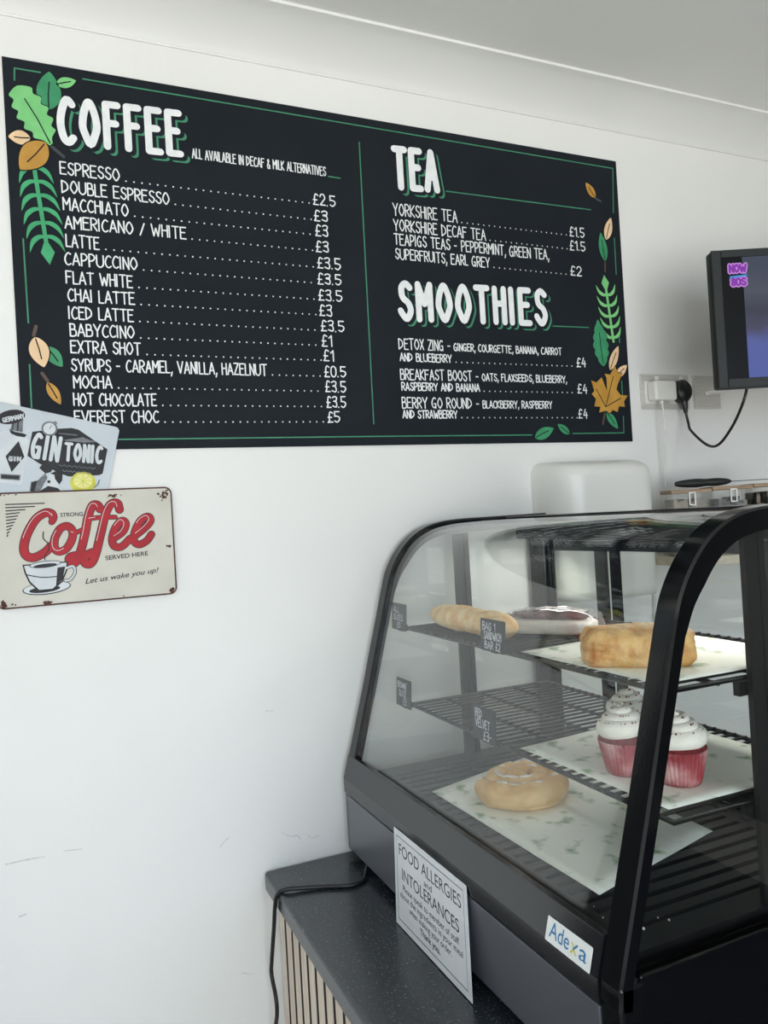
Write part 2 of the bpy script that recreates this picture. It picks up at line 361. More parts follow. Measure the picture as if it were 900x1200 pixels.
def line(txt, x0, y0, x1, hp, name='menu_line', pen=.00135):
    a = wp(x0, y0); e = wp(x1, y0)
    # lettering runs level on the board; the end is found on the same level
    k = (px(x1, 0, 1, 0) - CAM); hgt = a[1]*0 + (wp(x0, y0-hp)[1]-a[1])
    lo = y0
    for _ in range(6): lo += (wp(x1, lo)[1]-a[1])*380
    u1 = wp(x1, lo)[0]
    write(MB(), WALL, txt, a[0], u1, a[1], hgt, pen, H) if False else None
    mb = write(MB(), WALL, txt, a[0], u1, a[1], hgt, pen, H)
    mb.build(name, M_ink, board); return a[1], u1
def lvl(x, z):
    y = 300
    for _ in range(8): y += (wp(x, y)[1]-z)*380
    return wp(x, y)
def dots(z, u0, u1, step=.0148):
    mb = MB(); u = u0
    while u < u1: mb.disc(WALL, (u, z+.001), .0016, H, 0, 8); u += step
    mb.build('dot_leader', M_ink, board)
def price(txt, xs, xe, z, hgt=.0225):
    u0, u1 = lvl(xs, z)[0], lvl(xe, z)[0]
    write(MB(), WALL, txt, u0, u1, z, hgt, .0014, H).build('price', M_ink, board); return u0
LEFT = [('ESPRESSO', 70.8, 205, 139.7, '£2.5', 366.7, 391.7), ('DOUBLE ESPRESSO', 72.8, 226.7, 197.8, '£3', 367.8, 382.8), ('MACCHIATO', 74.4, 246.7, 150, '£3', 369.4, 383.3),
 ('AMERICANO / WHITE', 76.4, 268, 217.5, '£3', 370, 384), ('LATTE', 77.8, 290, 116, '£3.5', 371.7, 397.8), ('CAPPUCCINO', 76.4, 311, 160.5, '£3.5', 372, 398.5),
 ('FLAT WHITE', 77.8, 332.8, 155, '£3.5', 373, 399.5), ('CHAI LATTE', 80, 353.3, 157.5, '£3', 374, 388), ('ICED LATTE', 81, 374, 156, '£3.5', 376, 402),
 ('BABYCCINO', 82.5, 394, 157, '£1', 377, 388), ('EXTRA SHOT', 83.3, 413.8, 164.5, '£1', 379, 390), ('SYRUPS - CARAMEL, VANILLA, HAZELNUT', 84, 435, 312, '£0.5', 380, 404),
 ('MOCHA', 86.7, 455, 131, '£3.5', 381, 404), ('HOT CHOCOLATE', 86.7, 475.5, 183, '£3.5', 382.5, 404), ('EVEREST CHOC', 87.8, 495.8, 185.6, '£5', 384, 397)]
for txt, x0, y0, x1, pr, p0, p1 in LEFT:
    z, u1 = line(txt, x0, y0, x1, 14); u = price(pr, p0, p1, z); dots(z, u1+.012, u-.004)
for txt, x0, y0, x1, hp, pr, p0, p1 in (('YORKSHIRE TEA', 460, 252.7, 534.7, 13.5, '£1.5', 666.7, 683), ('YORKSHIRE DECAF TEA', 460.7, 270.7, 568, 13, '£1.5', 667, 684),
  ('TEAPIGS TEAS - PEPPERMINT, GREEN TEA,', 461.3, 287, 642, 12.5, None, 0, 0), ('SUPERFRUITS, EARL GREY', 462.7, 304, 572.7, 12, '£2', 667.7, 680),
  ('DETOX ZING -', 466.7, 409.3, 527, 12, None, 0, 0), ('AND BLUEBERRY', 468, 423.3, 528, 9, '£4', 675, 685), ('BREAKFAST BOOST -', 468.7, 445, 560, 12, None, 0, 0),
  ('RASPBERRY AND BANANA', 470, 457.7, 561, 9, '£4', 676, 686.7), ('BERRY GO ROUND -', 470.7, 478.3, 560.7, 12, None, 0, 0), ('AND STRAWBERRY', 471.3, 490.3, 534.7, 9, '£4', 677, 687)):
    z, u1 = line(txt, x0, y0, x1, hp, pen=.0013)
    if pr: u = price(pr, p0, p1, z, .022); dots(z, u1+.012, u-.004)
for txt, x0, y0, x1, ref in (('GINGER, COURGETTE, BANANA, CARROT', 531, 0, 656.7, (466.7, 409.3)), ('OATS, FLAXSEEDS, BLUEBERRY,', 564, 0, 662.7, (468.7, 445)), ('BLACKBERRY, RASPBERRY', 565, 0, 645.7, (470.7, 478.3))):
    z = wp(*ref)[1]; u0, u1 = lvl(x0, z)[0], lvl(x1, z)[0]
    write(MB(), WALL, txt, u0, u1, z+.001, .0165, .0012, H).build('menu_line', M_ink, board)
a, e = wp(225, 186.8), wp(381, 206.5)
write(MB(), WALL, 'ALL AVAILABLE IN DECAF & MILK ALTERNATIVES', a[0], e[0], (a[1]+e[1])/2, .0185, .0011, H).build('subheading', M_ink, board)
bl = MB()
for pts in ([(17,95.5),(17,81.4),(47,86.4)], [(97,94),(716.7,198.3),(717.3,250)], [(718.5,280),(720.7,322)], [(724,392),(724.6,402)], [(727,447),(728,463)], [(729,488),(729.6,507.5),(670,508.3)],
            [(621.7,510),(439,511.7),(139,515.3)], [(27.2,281),(33.3,379)], [(34.7,427.8),(37,478)], [(420,168),(437,497)], [(384,207.8),(397.8,210)], [(521.7,225),(691,246.7)], [(646.7,382.7),(688.3,384.3)]):
    bl.stroke(WALL, [wp(*p) for p in pts], .0013, H)
bl.build('border_line', M_grn, board)
# painted leaves
def leaf_mesh(A, B, wid, colour, veins=True, h=H+.0004, jag=0, vein=M_board):
    A, B = Vector(A), Vector(B); d = B-A; n = Vector((-d.y, d.x)).normalized(); mb = MB(); up, dn = [], []
    N = 22
    for i in range(N+1):
        t = i/N; w = wid*.62*(sin(pi*t**.85))**.8
        if jag: w *= 1 + jag*abs(sin(t*pi*5.5)) - jag*.3
        up.append(A+d*t+n*w); dn.append(A+d*t-n*w)
    rim = [q + (q-(A+d*.5)).normalized()*.0022 for q in up + dn[-2:0:-1]]
    mb.poly(WALL, rim, h-.0003, 1); mb.poly(WALL, up + dn[-2:0:-1], h, 0)
    if veins: mb.stroke(WALL, [A+d*.06, A+d*.4+n*wid*.03, A+d*.72], .0011, h+.0003, 1, joints=True)
    return mb
leafs = 0
def leaf(A, B, wid, colour, label, jag=0, k=0):
    global leafs; leafs += 1
    plabel(leaf_mesh(A, B, wid, colour, jag=jag, h=H+.0004+.0005*k).build('painted_leaf', [M_leafs[colour], M_board], board), label)
def stemline(A, B, colour='stem', w=.003): MB().stroke(WALL, [A, B], w, H+.0002).build('leaf_stem', M_leafs[colour], board)
def fern(base, tip, colour, arms, span, label, k=0, flip=1):
    A, B = Vector(base), Vector(tip); d = B-A; n = Vector((-d.y, d.x)).normalized(); mb = MB(); h = H+.0004+.0005*k
    mb.stroke(WALL, [A, A+d*.5, A+d*.86], .0036, h, 0)
    for i in range(arms):
        t = .06+.80*i/arms; sp = span*(.55+.6*sin(pi*(.25+.6*t)))
        for sgn in (1, -1):
            p0 = A+d*t; p3 = p0 + n*sgn*sp*1.08 + d*.15; p1 = p0+n*sgn*sp*.42+d*.005; p2 = p0+n*sgn*sp*.82+d*.055
            c = catmull([p0[:], p1[:], p2[:], p3[:]], 6); m = len(c); L_, R_ = [], []
            for j, q in enumerate(c):
                q = Vector(q); tt = j/(m-1); tg = (Vector(c[min(m-1, j+1)])-Vector(c[max(0, j-1)])).normalized()
                w = span*.185*(.35+.75*sin(pi*min(1, tt*.75+.1)))*(1 if tt < .6 else max(.04, (1-tt)/.4)**.7); nn = Vector((-tg.y, tg.x))
                L_.append(q+nn*w*.8); R_.append(q-nn*w*.8)
            hh = h + (2*i+(sgn > 0))*1.5e-5; mb.strip([WALL(*q, hh) for q in L_], [WALL(*q, hh) for q in R_], 0, False)
    c = [A+d*.80, B]; nn = n*.012
    mb.poly(WALL, [A+d*.74, A+d*.88-nn, B, A+d*.88+nn], h)
    plabel(mb.build('painted_fern', M_leafs[colour], board), label)
leaf(Z1(205,252), Z1(208,92), .034, 'green', 'dark green leaf behind the oak leaf')
leaf(Z1(237,146), Z1(320,130), .016, 'light', 'small light green leaf beside the coffee heading')
fern(Z1(140,470), Z1(210,905), 'fern', 6, .0265, 'green fern under the oak leaf', 0)
leaf(Z1(128,372), Z1(35,365), .021, 'peach', 'peach leaf left of the oak leaf')
stemline(Z1(215,405), Z1(268,450), 'grey')
# oak leaf
A, B = Vector(Z1(216,402)), Vector(Z1(72,152)); d = B-A; n = Vector((-d.y, d.x)).normalized(); up, dn = [], []
for i in range(61):
    t = i/60; w = .0212*(.30+.95*sin(pi*min(1, t*.80+.06)))*(1+.15*cos(t*pi*11))*(1 if t < .9 else max(0, 1-((t-.9)/.1)**2)**.5)*min(1, .25+t*4)
    up.append(A+d*t+n*w); dn.append(A+d*t-n*w)
cen = A+d*.5; ring = up + dn[-2:0:-1]
mb = MB(); mb.poly(WALL, [q+(q-cen).normalized()*.002 for q in ring], H+.0009, 1); mb.poly(WALL, ring, H+.0012, 0); mb.stroke(WALL, [A+d*.03, A+d*.45-n*.002, A+d*.78], .0011, H+.0015, 1)
plabel(mb.build('painted_leaf', [M_leafs['light'], M_board], board), 'large light green oak leaf')
leaf(Z1(193,392), Z1(85,505), .036, 'ochre', 'ochre leaf under the oak leaf', k=2)
leaf(Z3(195,385), Z3(263,470), .020, 'green', 'green leaf beside the peach leaf at lower left')
leaf(Z3(148,345), Z3(186,472), .027, 'peach', 'peach leaf at lower left', k=1); stemline(Z3(152,300), Z3(142,338))
leaf(Z3(200,535), Z3(256,628), .0155, 'ochre', 'small ochre leaf at lower left'); stemline(Z3(178,497), Z3(200,528))
leaf(Z4(768,278), Z4(735,225), .0175, 'ochre', 'small ochre leaf at upper right'); stemline(Z4(770,281), Z4(787,290), 'grey')
leaf(Z4(806,425), Z4(823,348), .0195, 'peach', 'peach leaf right of the tea prices')
leaf(Z4(803,500), Z4(786,400), .021, 'green', 'green leaf right of the tea prices', k=1); stemline(Z4(803,502), Z4(803,536), w=.0022)
fern(Z7(186,812), Z7(150,560), 'light', 5, .0265, 'light green fern on the right edge')
leaf(Z5(797,330), Z5(776,165), .034, 'green', 'dark green serrated leaf on the right edge', jag=.25, k=1)
leaf(Z5(820,342), Z5(849,258), .019, 'peach', 'upper peach leaf above the maple leaf'); leaf(Z5(842,366), Z5(879,325), .017, 'peach', 'lower peach leaf above the maple leaf')
leaf(Z5(808,490), Z5(848,548), .018, 'green', 'green leaf under the maple leaf')
mp_ = [(170,1085),(158,1075),(130,1082),(135,1060),(112,1058),(118,1030),(102,1012),(112,1000),(100,960),(120,968),(140,948),(150,975),(160,1000),(158,950),(150,935),(172,938),(190,905),(200,930),(218,935),(200,975),(196,995),(212,1015),(238,1018),(224,1040),(228,1060),(205,1058),(200,1080),(182,1072)]
mp_ = [Z7(*p) for p in mp_]; cen = Vector(Z7(160,1030)); mb = MB()
mb.poly(WALL, [Vector(q)+(Vector(q)-cen).normalized()*.002 for q in mp_], H+.0014, 1); mb.poly(WALL, mp_, H+.0017, 0)
for q in ((188,925), (112,980), (222,1022)): mb.stroke(WALL, [Z7(155,1060), Vector(Z7(155,1060)).lerp(Vector(Z7(*q)), .5), Vector(Z7(155,1060)).lerp(Vector(Z7(*q)), .85)], .0011, H+.002, 1)
plabel(mb.build('painted_leaf', [M_leafs['ochre'], M_board], board), 'ochre maple leaf'); stemline(Z7(153,1085), Z7(146,1125), w=.0026)
leaf(Z5(557,580), Z5(622,546), .022, 'green', 'left green leaf on the bottom edge'); leaf(Z5(678,566), Z5(636,532), .015, 'green', 'right green leaf on the bottom edge')

# ---------------------------------------------------------------- tin signs
def art(yoff): return Plane((0, -yoff, 0), (1, 0, 0), (0, 0, 1))
def ell(c, rx, ry, n=28, a0=0, a1=2*pi, rot=0): return [(c[0]+rx*cos(a0+(a1-a0)*i/n)*cos(rot)-ry*sin(a0+(a1-a0)*i/n)*sin(rot), c[1]+rx*cos(a0+(a1-a0)*i/n)*sin(rot)+ry*sin(a0+(a1-a0)*i/n)*cos(rot)) for i in range(n)]
def plate(P, c, ang, w, h, t, r=.008):
    ca, sa = cos(ang), sin(ang); pts = []
    for qx, qy, a0 in ((w/2-r, h/2-r, 0), (-w/2+r, h/2-r, pi/2), (-w/2+r, -h/2+r, pi), (w/2-r, -h/2+r, 1.5*pi)):
        pts += [(qx+r*cos(a0+i*pi/10), qy+r*sin(a0+i*pi/10)) for i in range(6)]
    return [(c[0]+x*ca-y*sa, c[1]+x*sa+y*ca) for x, y in pts]
# gin sign: behind, tipped clockwise
G6 = zf(0, 465, 6.207)
tr = Vector((.144, 1.816)); ang = radians(-13.2); du = Vector((cos(ang), sin(ang))); dv = Vector((-sin(ang), cos(ang)))
cen = tr - du*.15 - dv*.1
gin = thing('gin_sign', 'grey tin sign reading GIN TONIC, tipped and tucked behind the cream coffee sign', 'tin sign', (cen.x, 0, cen.y))
GP = art(.0062); PL = Plane((0, -.0045, 0), (1, 0, 0), (0, 0, 1)); PL1 = Plane((0, -.0062, 0), (1, 0, 0), (0, 0, 1))
MB().prism(plate(None, cen, ang, .30, .20, 0), lambda u, v: PL(u, v), lambda u, v: PL1(u, v)).build('tin_plate', M_tin, gin)
T = Plane((0, -.0062, 0), (1, 0, 0), (0, 0, 1))
hx = [(235,258),(330,246),(420,236),(520,230),(570,242),(690,325),(780,385),(745,560),(720,572),(500,582),(440,560),(290,490),(200,432)]
mb = MB(); mb.poly(T, [G6(*p) for p in hx], .0004, 0)
mb.stroke(T, [G6(*p) for p in ((480,325),(600,310),(690,330),(480,322))], .001, .0008, 1, joints=True)
mb.poly(T, [G6(*p) for p in ((455,318),(560,304),(600,296),(690,333),(600,336))], .0007, 1)
mb.build('emblem', [M_dk, M_gy], gin)
GA = Plane((0, -.0072, 0), (*[du.x, 0],), (0, 0, 1)) if False else T
def gtext(txt, a, e, hgt, pen, mi, mb, h=.0009):   # lettering along the tilted sign
    a, e = Vector(a), Vector(e); d = (e-a); q = Plane(T(a.x, a.y), (d.x, 0, d.y), (-d.y*-1 if False else -d.y, 0, d.x))
    write(mb, q, txt, 0, d.length, 0, hgt, pen, h, mi, 0, 0, .42)
mb = MB(); gtext('GIN', G6(228,438), G6(415,468), .0425, .0033, 0, mb); gtext('TONIC', G6(472,462), G6(732,484), .0305, .0028, 0, mb)
gtext('GIN', G6(66,468), G6(150,472), .007, .0009, 0, mb, .0012)
mb.build('lettering', M_lg, gin)
for y, x0, x1 in ((270,428,560), (500,430,690), (540,455,655)):
    mb = MB(); mb.stroke(T, catmull([G6(x0+(x1-x0)*i/14, y+(x1-x0)*i/14*.09+(5 if i % 2 else -5)) for i in range(15)], 3), .0006, .0009, 0, joints=False)
    mb.build('small_print', M_gy, gin)
mb = MB()
mb.poly(T, [G6(*p) for p in ((0,262),(70,245),(190,290),(215,330),(165,620),(150,640),(0,625))], .0003, 1)
mb.poly(T, [G6(*p) for p in ((95,170),(170,150),(165,260),(75,245))], .0004, 2)
mb.poly(T, [G6(*p) for p in ((68,240),(110,258),(165,268),(195,280),(180,298),(120,288),(80,270))], .0006, 0)
mb.poly(T, [G6(*p) for p in ((136,325),(178,440),(85,550),(42,435))], .0006, 0)
mb.poly(T, [G6(*p) for p in ((58,430),(165,438),(145,470),(75,468))], .0008, 2)
mb.poly(T, [G6(*p) for p in ((5,562),(150,570),(145,610),(5,600))], .0006, 2); mb.poly(T, [G6(*p) for p in ((12,570),(140,578),(136,602),(12,594))], .0008, 0)
mb.stroke(T, [G6(*p) for p in ((100,175),(92,240))], .0009, .0006, 0); mb.stroke(T, [G6(*p) for p in ((135,165),(128,250))], .0012, .0006, 0)
mb.build('printed_bottle', [M_dk, M_lg, M_gy], gin)
mb = MB(); c = G6(82,150); mb.poly(T, ell(c, .0235, .0125, rot=radians(13)), .0005, 0); mb.poly(T, ell(c, .0222, .0112, rot=radians(13)), .0007, 2)
q = Plane(T(*G6(26,190)), (.974, 0, .225), (-.225, 0, .974)); write(mb, q, 'GERMANY', 0, .036, 0, .0075, .0009, .0009, 1, 0)
mb.build('oval_badge', [M_mar, M_lg, M_dk], gin)
mb = MB()
mb.poly(T, [G6(*p) for p in ((310,490),(350,470),(395,500),(370,550),(330,560),(285,520))], .0008, 0)       # raised tankard
mb.poly(T, [G6(*p) for p in ((340,690),(350,660),(340,610),(365,560),(410,540),(450,560),(450,610),(425,640),(440,690))], .0006, 2)
mb.poly(T, [G6(*p) for p in ((365,560),(410,540),(455,560),(452,610),(430,640),(400,600),(395,570))], .0008, 0)
mb.poly(T, [G6(*p) for p in ((345,608),(368,612),(362,632),(344,626))], .0009, 0)
mb.poly(T, [G6(*p) for p in ((215,690),(225,620),(275,610),(330,555),(345,590),(290,690))], .0005, 1); mb.poly(T, [G6(*p) for p in ((285,690),(350,650),(420,665),(445,690))], .0009, 0)
mb.poly(T, [G6(*p) for p in ((222,690),(230,625),(272,612),(250,690))], .0008, 0)
mb.build('printed_figure', [M_dk, M_gy, M_lg], gin)
mb = MB(); c = G6(603,627); mb.poly(T, ell(c, .0225, .0205), .0005, 0); mb.poly(T, ell((c[0], c[1]+.003), .0165, .0135), .0007, 1)
for i in range(8): mb.stroke(T, [(c[0], c[1]+.003), (c[0]+.0155*cos(i*pi/4), c[1]+.003+.0125*sin(i*pi/4))], .0005, .0009, 0)
mb.stroke(T, [G6(*p) for p in ((685,660),(710,640),(720,608))], .0012, .0006, 2)
plabel(mb.build('printed_lemon', [M_yel, mat('lemon_flesh', (222, 219, 130), .35, c2=(214, 210, 116), scale=60), M_gy], gin), 'yellow half lemon')
mb = MB(); c = G6(360,235); mb.poly(T, ell(c, .0135, .0135), .001, 0); mb.poly(T, ell(c, .0105, .0105), .0012, 1); mb.disc(T, G6(400,195), .0036, .001, 0); mb.stroke(T, [c, (c[0]+.004, c[1]+.006)], .0007, .0014, 0)
mb.build('printed_stopwatch', [M_gy, M_lg], gin)

# coffee sign: in front
C6 = zf(0, 460, 4.09)
a = Vector((.2335, 1.6985)); bq = Vector((.2265, 1.4915))
cen = Vector((.0760, 1.5965)); ang = radians(.1)
cof = thing('coffee_sign', 'cream tin sign reading Strong Coffee served here, with rusty corners and red script', 'tin sign', (cen.x, 0, cen.y))
K0 = Plane((0, -.0095, 0), (1, 0, 0), (0, 0, 1)); K1 = Plane((0, -.0112, 0), (1, 0, 0), (0, 0, 1)); T = K1
edge = plate(None, cen, ang, .310, .205, 0, .012)
MB().prism(edge, lambda u, v: K0(u, v), lambda u, v: K1(u, v)).build('tin_plate', M_tinc, cof)
MB().tube([K1(*p) for p in edge], .0014, 6, 0, True).build('rolled_edge', M_rust, cof)
# script word: thick strokes, dark outline under red, white glint over
def C(*l): return [C6(*p) for p in l]
sc = [(C((254,598),(244,580),(215,578),(170,610),(130,680),(115,745),(128,782),(165,790),(215,765),(245,735)), .0068),
      (C((250,578),(258,600),(248,620)), .0050),
      (C((285,655),(262,700),(262,745),(285,762),(320,745),(345,700),(345,660),(320,640),(290,650)), .0062), (C((340,668),(360,672),(400,655)), .0034),
      (C((478,560),(465,540),(440,545),(420,600),(405,680),(385,760),(362,812),(335,812),(333,790),(360,780)), .0068),
      (C((570,562),(560,532),(530,535),(505,580),(480,680),(455,780),(432,820),(405,815),(405,785),(440,765)), .0068),
      (C((415,608),(470,600),(550,598)), .0034),
      (C((540,700),(585,668),(600,630),(580,615),(550,650),(535,700),(545,735),(580,738),(620,700)), .0062),
      (C((640,690),(690,650),(718,615),(705,595),(670,615),(642,670),(640,712),(665,728),(700,710),(722,680)), .0062)]
mb = MB()
for pts, w in sc:
    c = catmull(pts, 6)
    mb.stroke(T, c, w+.0013, .0003, 0, joints=False); mb.stroke(T, c, w, .0006, 1, joints=False)
    mb.stroke(T, [(p[0]-w*.55, p[1]+w*.35) for p in c[2:len(c)//2]], .0005, .0009, 2, joints=False)
plabel(mb.build('script_lettering', [M_dk, M_red, M_lg], cof), 'red script reading Coffee')
p = C6(288,597); mb = MB(); sans(mb, T, 'STRONG', p[0], p[1], .0105, .0006, 0, fit=C6(396,597)[0]-p[0], bold=.012); mb.build('lettering', M_dk, cof); mb = MB()
p = C6(503,803); q = Plane(T(*p), (1, 0, .05), (-.05, 0, 1)); sans(mb, q, 'SERVED HERE', 0, 0, .0115, .0006, 0, fit=C6(707,800)[0]-p[0], bold=.012); mb.build('lettering', M_dk, cof); mb = MB()
p = C6(405,916); q = Plane(T(*p), (1, 0, .085), (-.085, 0, 1)); sans(mb, q, 'Let us wake you up!', 0, 0, .0135, .0006, 0, fit=C6(760,895)[0]-p[0], shear=.35, bold=.008)
mb.build('lettering', M_dk, cof)
mb = MB()
for i in range(11): mb.stroke(T, C((28+.8*i, 538+15.2*i), (max(212-46*i, 118-8*i), 532+15.0*i)), .0010, .0005)
mb.build('printed_stripes', M_dk, cof)
mb = MB()
mb.poly(T, ell(C6(225,935), .0405, .0118, rot=.05), .0004, 0); mb.poly(T, ell(C6(225,934), .0388, .0103, rot=.05), .0006, 1)
mb.poly(T, ell(C6(215,942), .026, .0055, rot=.05), .0008, 0)
mb.poly(T, C((108,825),(325,808),(322,850),(300,905),(255,945),(185,952),(140,910),(118,865)), .001, 0); mb.poly(T, C((116,830),(318,814),(314,850),(294,900),(252,938),(188,944),(146,905),(126,863)), .0012, 1)
mb.poly(T, ell(C6(217,822), .0265, .0062, rot=.05), .0014, 0); mb.poly(T, ell(C6(217,822), .025, .005, rot=.05), .0016, 1); mb.poly(T, ell(C6(217,828), .0195, .0033, rot=.05), .0018, 0)
mb.poly(T, C((275,838),(312,832),(300,892),(268,925)), .0014, 0); mb.stroke(T, catmull(C((126,872),(200,884),(275,880)), 5), .0009, .0014, 0, joints=False)
mb.stroke(T, catmull(C((318,840),(350,832),(358,862),(335,895),(312,900)), 6), .0030, .0009, 0, joints=False); mb.stroke(T, catmull(C((318,840),(350,832),(358,862),(335,895),(312,900)), 6), .0018, .0011, 1, joints=False)
mb.stroke(T, catmull(C((215,800),(216,780),(234,750),(232,725),(208,700),(208,668)), 6), .0009, .0014, 0, joints=False)
mb.build('printed_cup', [M_dk, M_lg], cof)
mb = MB(); rr = random.Random(3)
for (cx, cy, sx, sy, nn) in ((790,490,26,22,34), (820,950,14,24,22), (15,1020,40,22,26), (545,495,30,6,12), (820,560,5,60,12), (230,1005,30,8,10), (585,975,12,8,5), (30,492,30,8,8), (825,800,4,80,8), (800,735,10,4,3)):
    for _ in range(nn):
        p = Vector(C6(cx+rr.gauss(0, sx*.6), cy+rr.gauss(0, sy*.6))); r = abs(rr.gauss(.0010, .0011))+.0005
        if abs((p-cen).x) < .149 and abs((p-cen).y) < .1: mb.poly(T, [(p.x+r*rr.uniform(.5, 1.4)*cos(k*pi/4), p.y+r*rr.uniform(.5, 1.4)*sin(k*pi/4)) for k in range(8)], .0004)
mb.build('rust_patches', M_rust, cof)['kind'] = 'stuff'

# ---------------------------------------------------------------- counter
CX0, CZ = .374, .92
wt = MB().box((CX0, -2.6, CZ-.04), (1.16, -.0005, CZ)).build('worktop', M_top, bevel=.007, seg=3)
tag(wt, 'black speckled laminate counter worktop with a rounded front edge, under the display case', 'worktop')
ct = thing('shop_counter', 'shop counter base clad in upright pale oak slats on black felt', 'counter', (.4, 0, 0))
MB().box((.425, -2.55, 0), (1.1, -.002, CZ-.0405)).build('cabinet_body', M_cab, ct)
MB().box((.4045, -2.55, 0), (.4245, -.002, CZ-.041)).build('felt_backing', M_felt, ct)
sl = MB(); y = -.006
while y > -2.5: sl.box((.3998, y-.0325, .01), (.4043, y, CZ-.042), 1); sl.box((.3992, y-.0325, .01), (.3998, y, CZ-.042), 0); y -= .0465
sl.build('oak_slats', [M_slat, M_felt], ct)

# ---------------------------------------------------------------- display case
KX0, KX1, KY0, KY1, KB = .548, 1.070, -.862, -.022, .935
case = thing('display_case', 'black countertop cake display case with curved glass front and wire shelves', 'display case', (.8, -.44, CZ))
for x in (.60, 1.03):
    for y in (KY0+.06, KY1-.05): MB().lathe([(.018, 0), (.02, .004), (.016, .0152)], (x, y, CZ+.0002), 14).build('foot', M_satin, case)
MB().box((KX0+.003, KY0+.004, KB), (KX1, KY1, 1.052)).build('base_body', M_panel, case, bevel=.004)
MB().box((KX0, KY0+.037, KB+.004), (KX0+.004, KY1-.014, 1.0505)).build('front_panel', mat('grey_coated_steel', (86, 88, 95), .30, spec=.95, c2=(90, 92, 99), scale=3, bump=.012, bscale=500), case, bevel=.0015)
MB().prism([(KX0-.001, 1.0535), (KX0-.001, 1.082), (KX0+.0115, 1.128), (KX0+.022, 1.128), (KX0+.022, 1.0535)], lambda x, z: (x, KY0+.036, z), lambda x, z: (x, KY1-.002, z)).build('front_bezel', M_panel, case, bevel=.0015)
MB().box((KX0+.03, KY0+.0005, KB+.002), (KX1, KY0+.006, 1.094)).build('side_panel', M_blk, case, bevel=.002)
# outline of the end frames in the x-z plane
OUT = [(.5475, 1.062), (.5505, 1.09), (.600, 1.262), (.655, 1.463)] + catmull([(.655, 1.463), (.668, 1.503), (.690, 1.540), (.720, 1.571), (.757, 1.592), (.800, 1.602), (.850, 1.6055)], 5)[1:] + [(1.070, 1.607)]
def offset(pts, d):
    r = []
    for i, p in enumerate(pts):
        a, b_ = Vector(pts[max(0, i-1)]), Vector(pts[min(len(pts)-1, i+1)]); t = (b_-a).normalized()
        dd = d(i/(len(pts)-1)) if callable(d) else d
        r.append((p[0]+t.y*dd, p[1]-t.x*dd))
    return r
def endframe(y0, y1, d, name):
    inn = offset(OUT, d); mb = MB(); n = len(OUT)
    # rounded band: five-sided section swept along the outline
    e = .003
    rows = []
    o2 = offset(OUT, lambda t: .003)
    for pts, y in ((inn, y0), (o2, y0), (OUT, y0+e), (OUT, y1-e), (o2, y1), (inn, y1)): rows.append([Vector((x, y, z)) for x, z in pts])
    for a, c in zip(rows, rows[1:]+rows[:1]): mb.strip(a, c, 0, False)
    mb.add([r[0] for r in rows], [tuple(range(6))]); mb.add([r[-1] for r in rows], [tuple(range(6))[::-1]])
    o = mb.build(name, M_blk, case); bm = bmesh.new(); bm.from_mesh(o.data); bmesh.ops.remove_doubles(bm, verts=bm.verts, dist=1e-5); bmesh.ops.recalc_face_normals(bm, faces=bm.faces)
    for f in bm.faces: f.smooth = True
    bm.to_mesh(o.data); bm.free(); o.modifiers.new('es', 'EDGE_SPLIT').split_angle = radians(28); return o
wd = lambda t: .017 + .012*min(1, max(0, (t-.05)/.3))
endframe(KY0, KY0+.036, wd, 'end_frame'); endframe(KY1-.034, KY1, wd, 'end_frame')
MB().box((KX0+.001, KY0, KB), (KX0+.036, KY0+.0355, 1.088)).build('corner_post', M_blk, case, bevel=.004)
MB().box((KX0+.001, KY1-.034, KB), (KX0+.03, KY1+.0005, 1.086)).build('corner_post', M_panel, case, bevel=.004)
# glass
gi, go = offset(OUT, .011), offset(OUT, .0065)
gi = [p for p in gi if p[1] > 1.128 or p[0] > .7]; go = [p for p in go if p[1] > 1.128 or p[0] > .7]
lowi, lowo = (.5765, 1.129), (.5722, 1.129)
def cut(pts, low): return [low] + [p for p in pts if p[0] < .955] + [(.955, pts[-1][1]-.001)]
gi, go = cut(gi, lowi), cut(go, lowo)
mb = MB(); ya, yb = KY0+.0365, KY1-.0345; n = len(go)
for pts, fl in ((go, 0), (gi, 1)): mb.strip([Vector((x, (ya, yb)[fl], z)) for x, z in pts], [Vector((x, (yb, ya)[fl], z)) for x, z in pts], 0, True)
plabel(mb.build('front_glass', M_glass, case), 'curved clear glass front')
def endglass(y):
    pts = offset(OUT, .010); pts = [(.567, 1.090)] + [p for p in pts if p[1] > 1.10] + [(1.062, 1.097), ]
    pts = pts[:-1] + [(1.065, 1.09)]
    MB().prism(pts, lambda x, z: (x, y-.002, z), lambda x, z: (x, y+.002, z)).build('end_glass', M_glass, case)
endglass(KY0+.018); endglass(KY1-.018)
# deck with slots along x
DK = 1.095
d = MB().box((KX0+.024, KY0+.037, 1.056), (KX1-.03, KY1-.036, 1.0765))
d.box((KX0+.024, KY0+.037, 1.077), (.625, KY1-.036, DK)); d.box((1.0, KY0+.037, 1.077), (KX1-.03, KY1-.036, DK))
d.box((.625, KY0+.037, 1.077), (1.0, KY0+.075, DK)); d.box((.625, KY1-.085, 1.077), (1.0, KY1-.036, DK))
y = KY0+.083
while y < KY1-.09: d.box((.6252, y, 1.083), (.9998, y+.017, DK)); y += .027
d.build('deck_tray', M_deck, case)
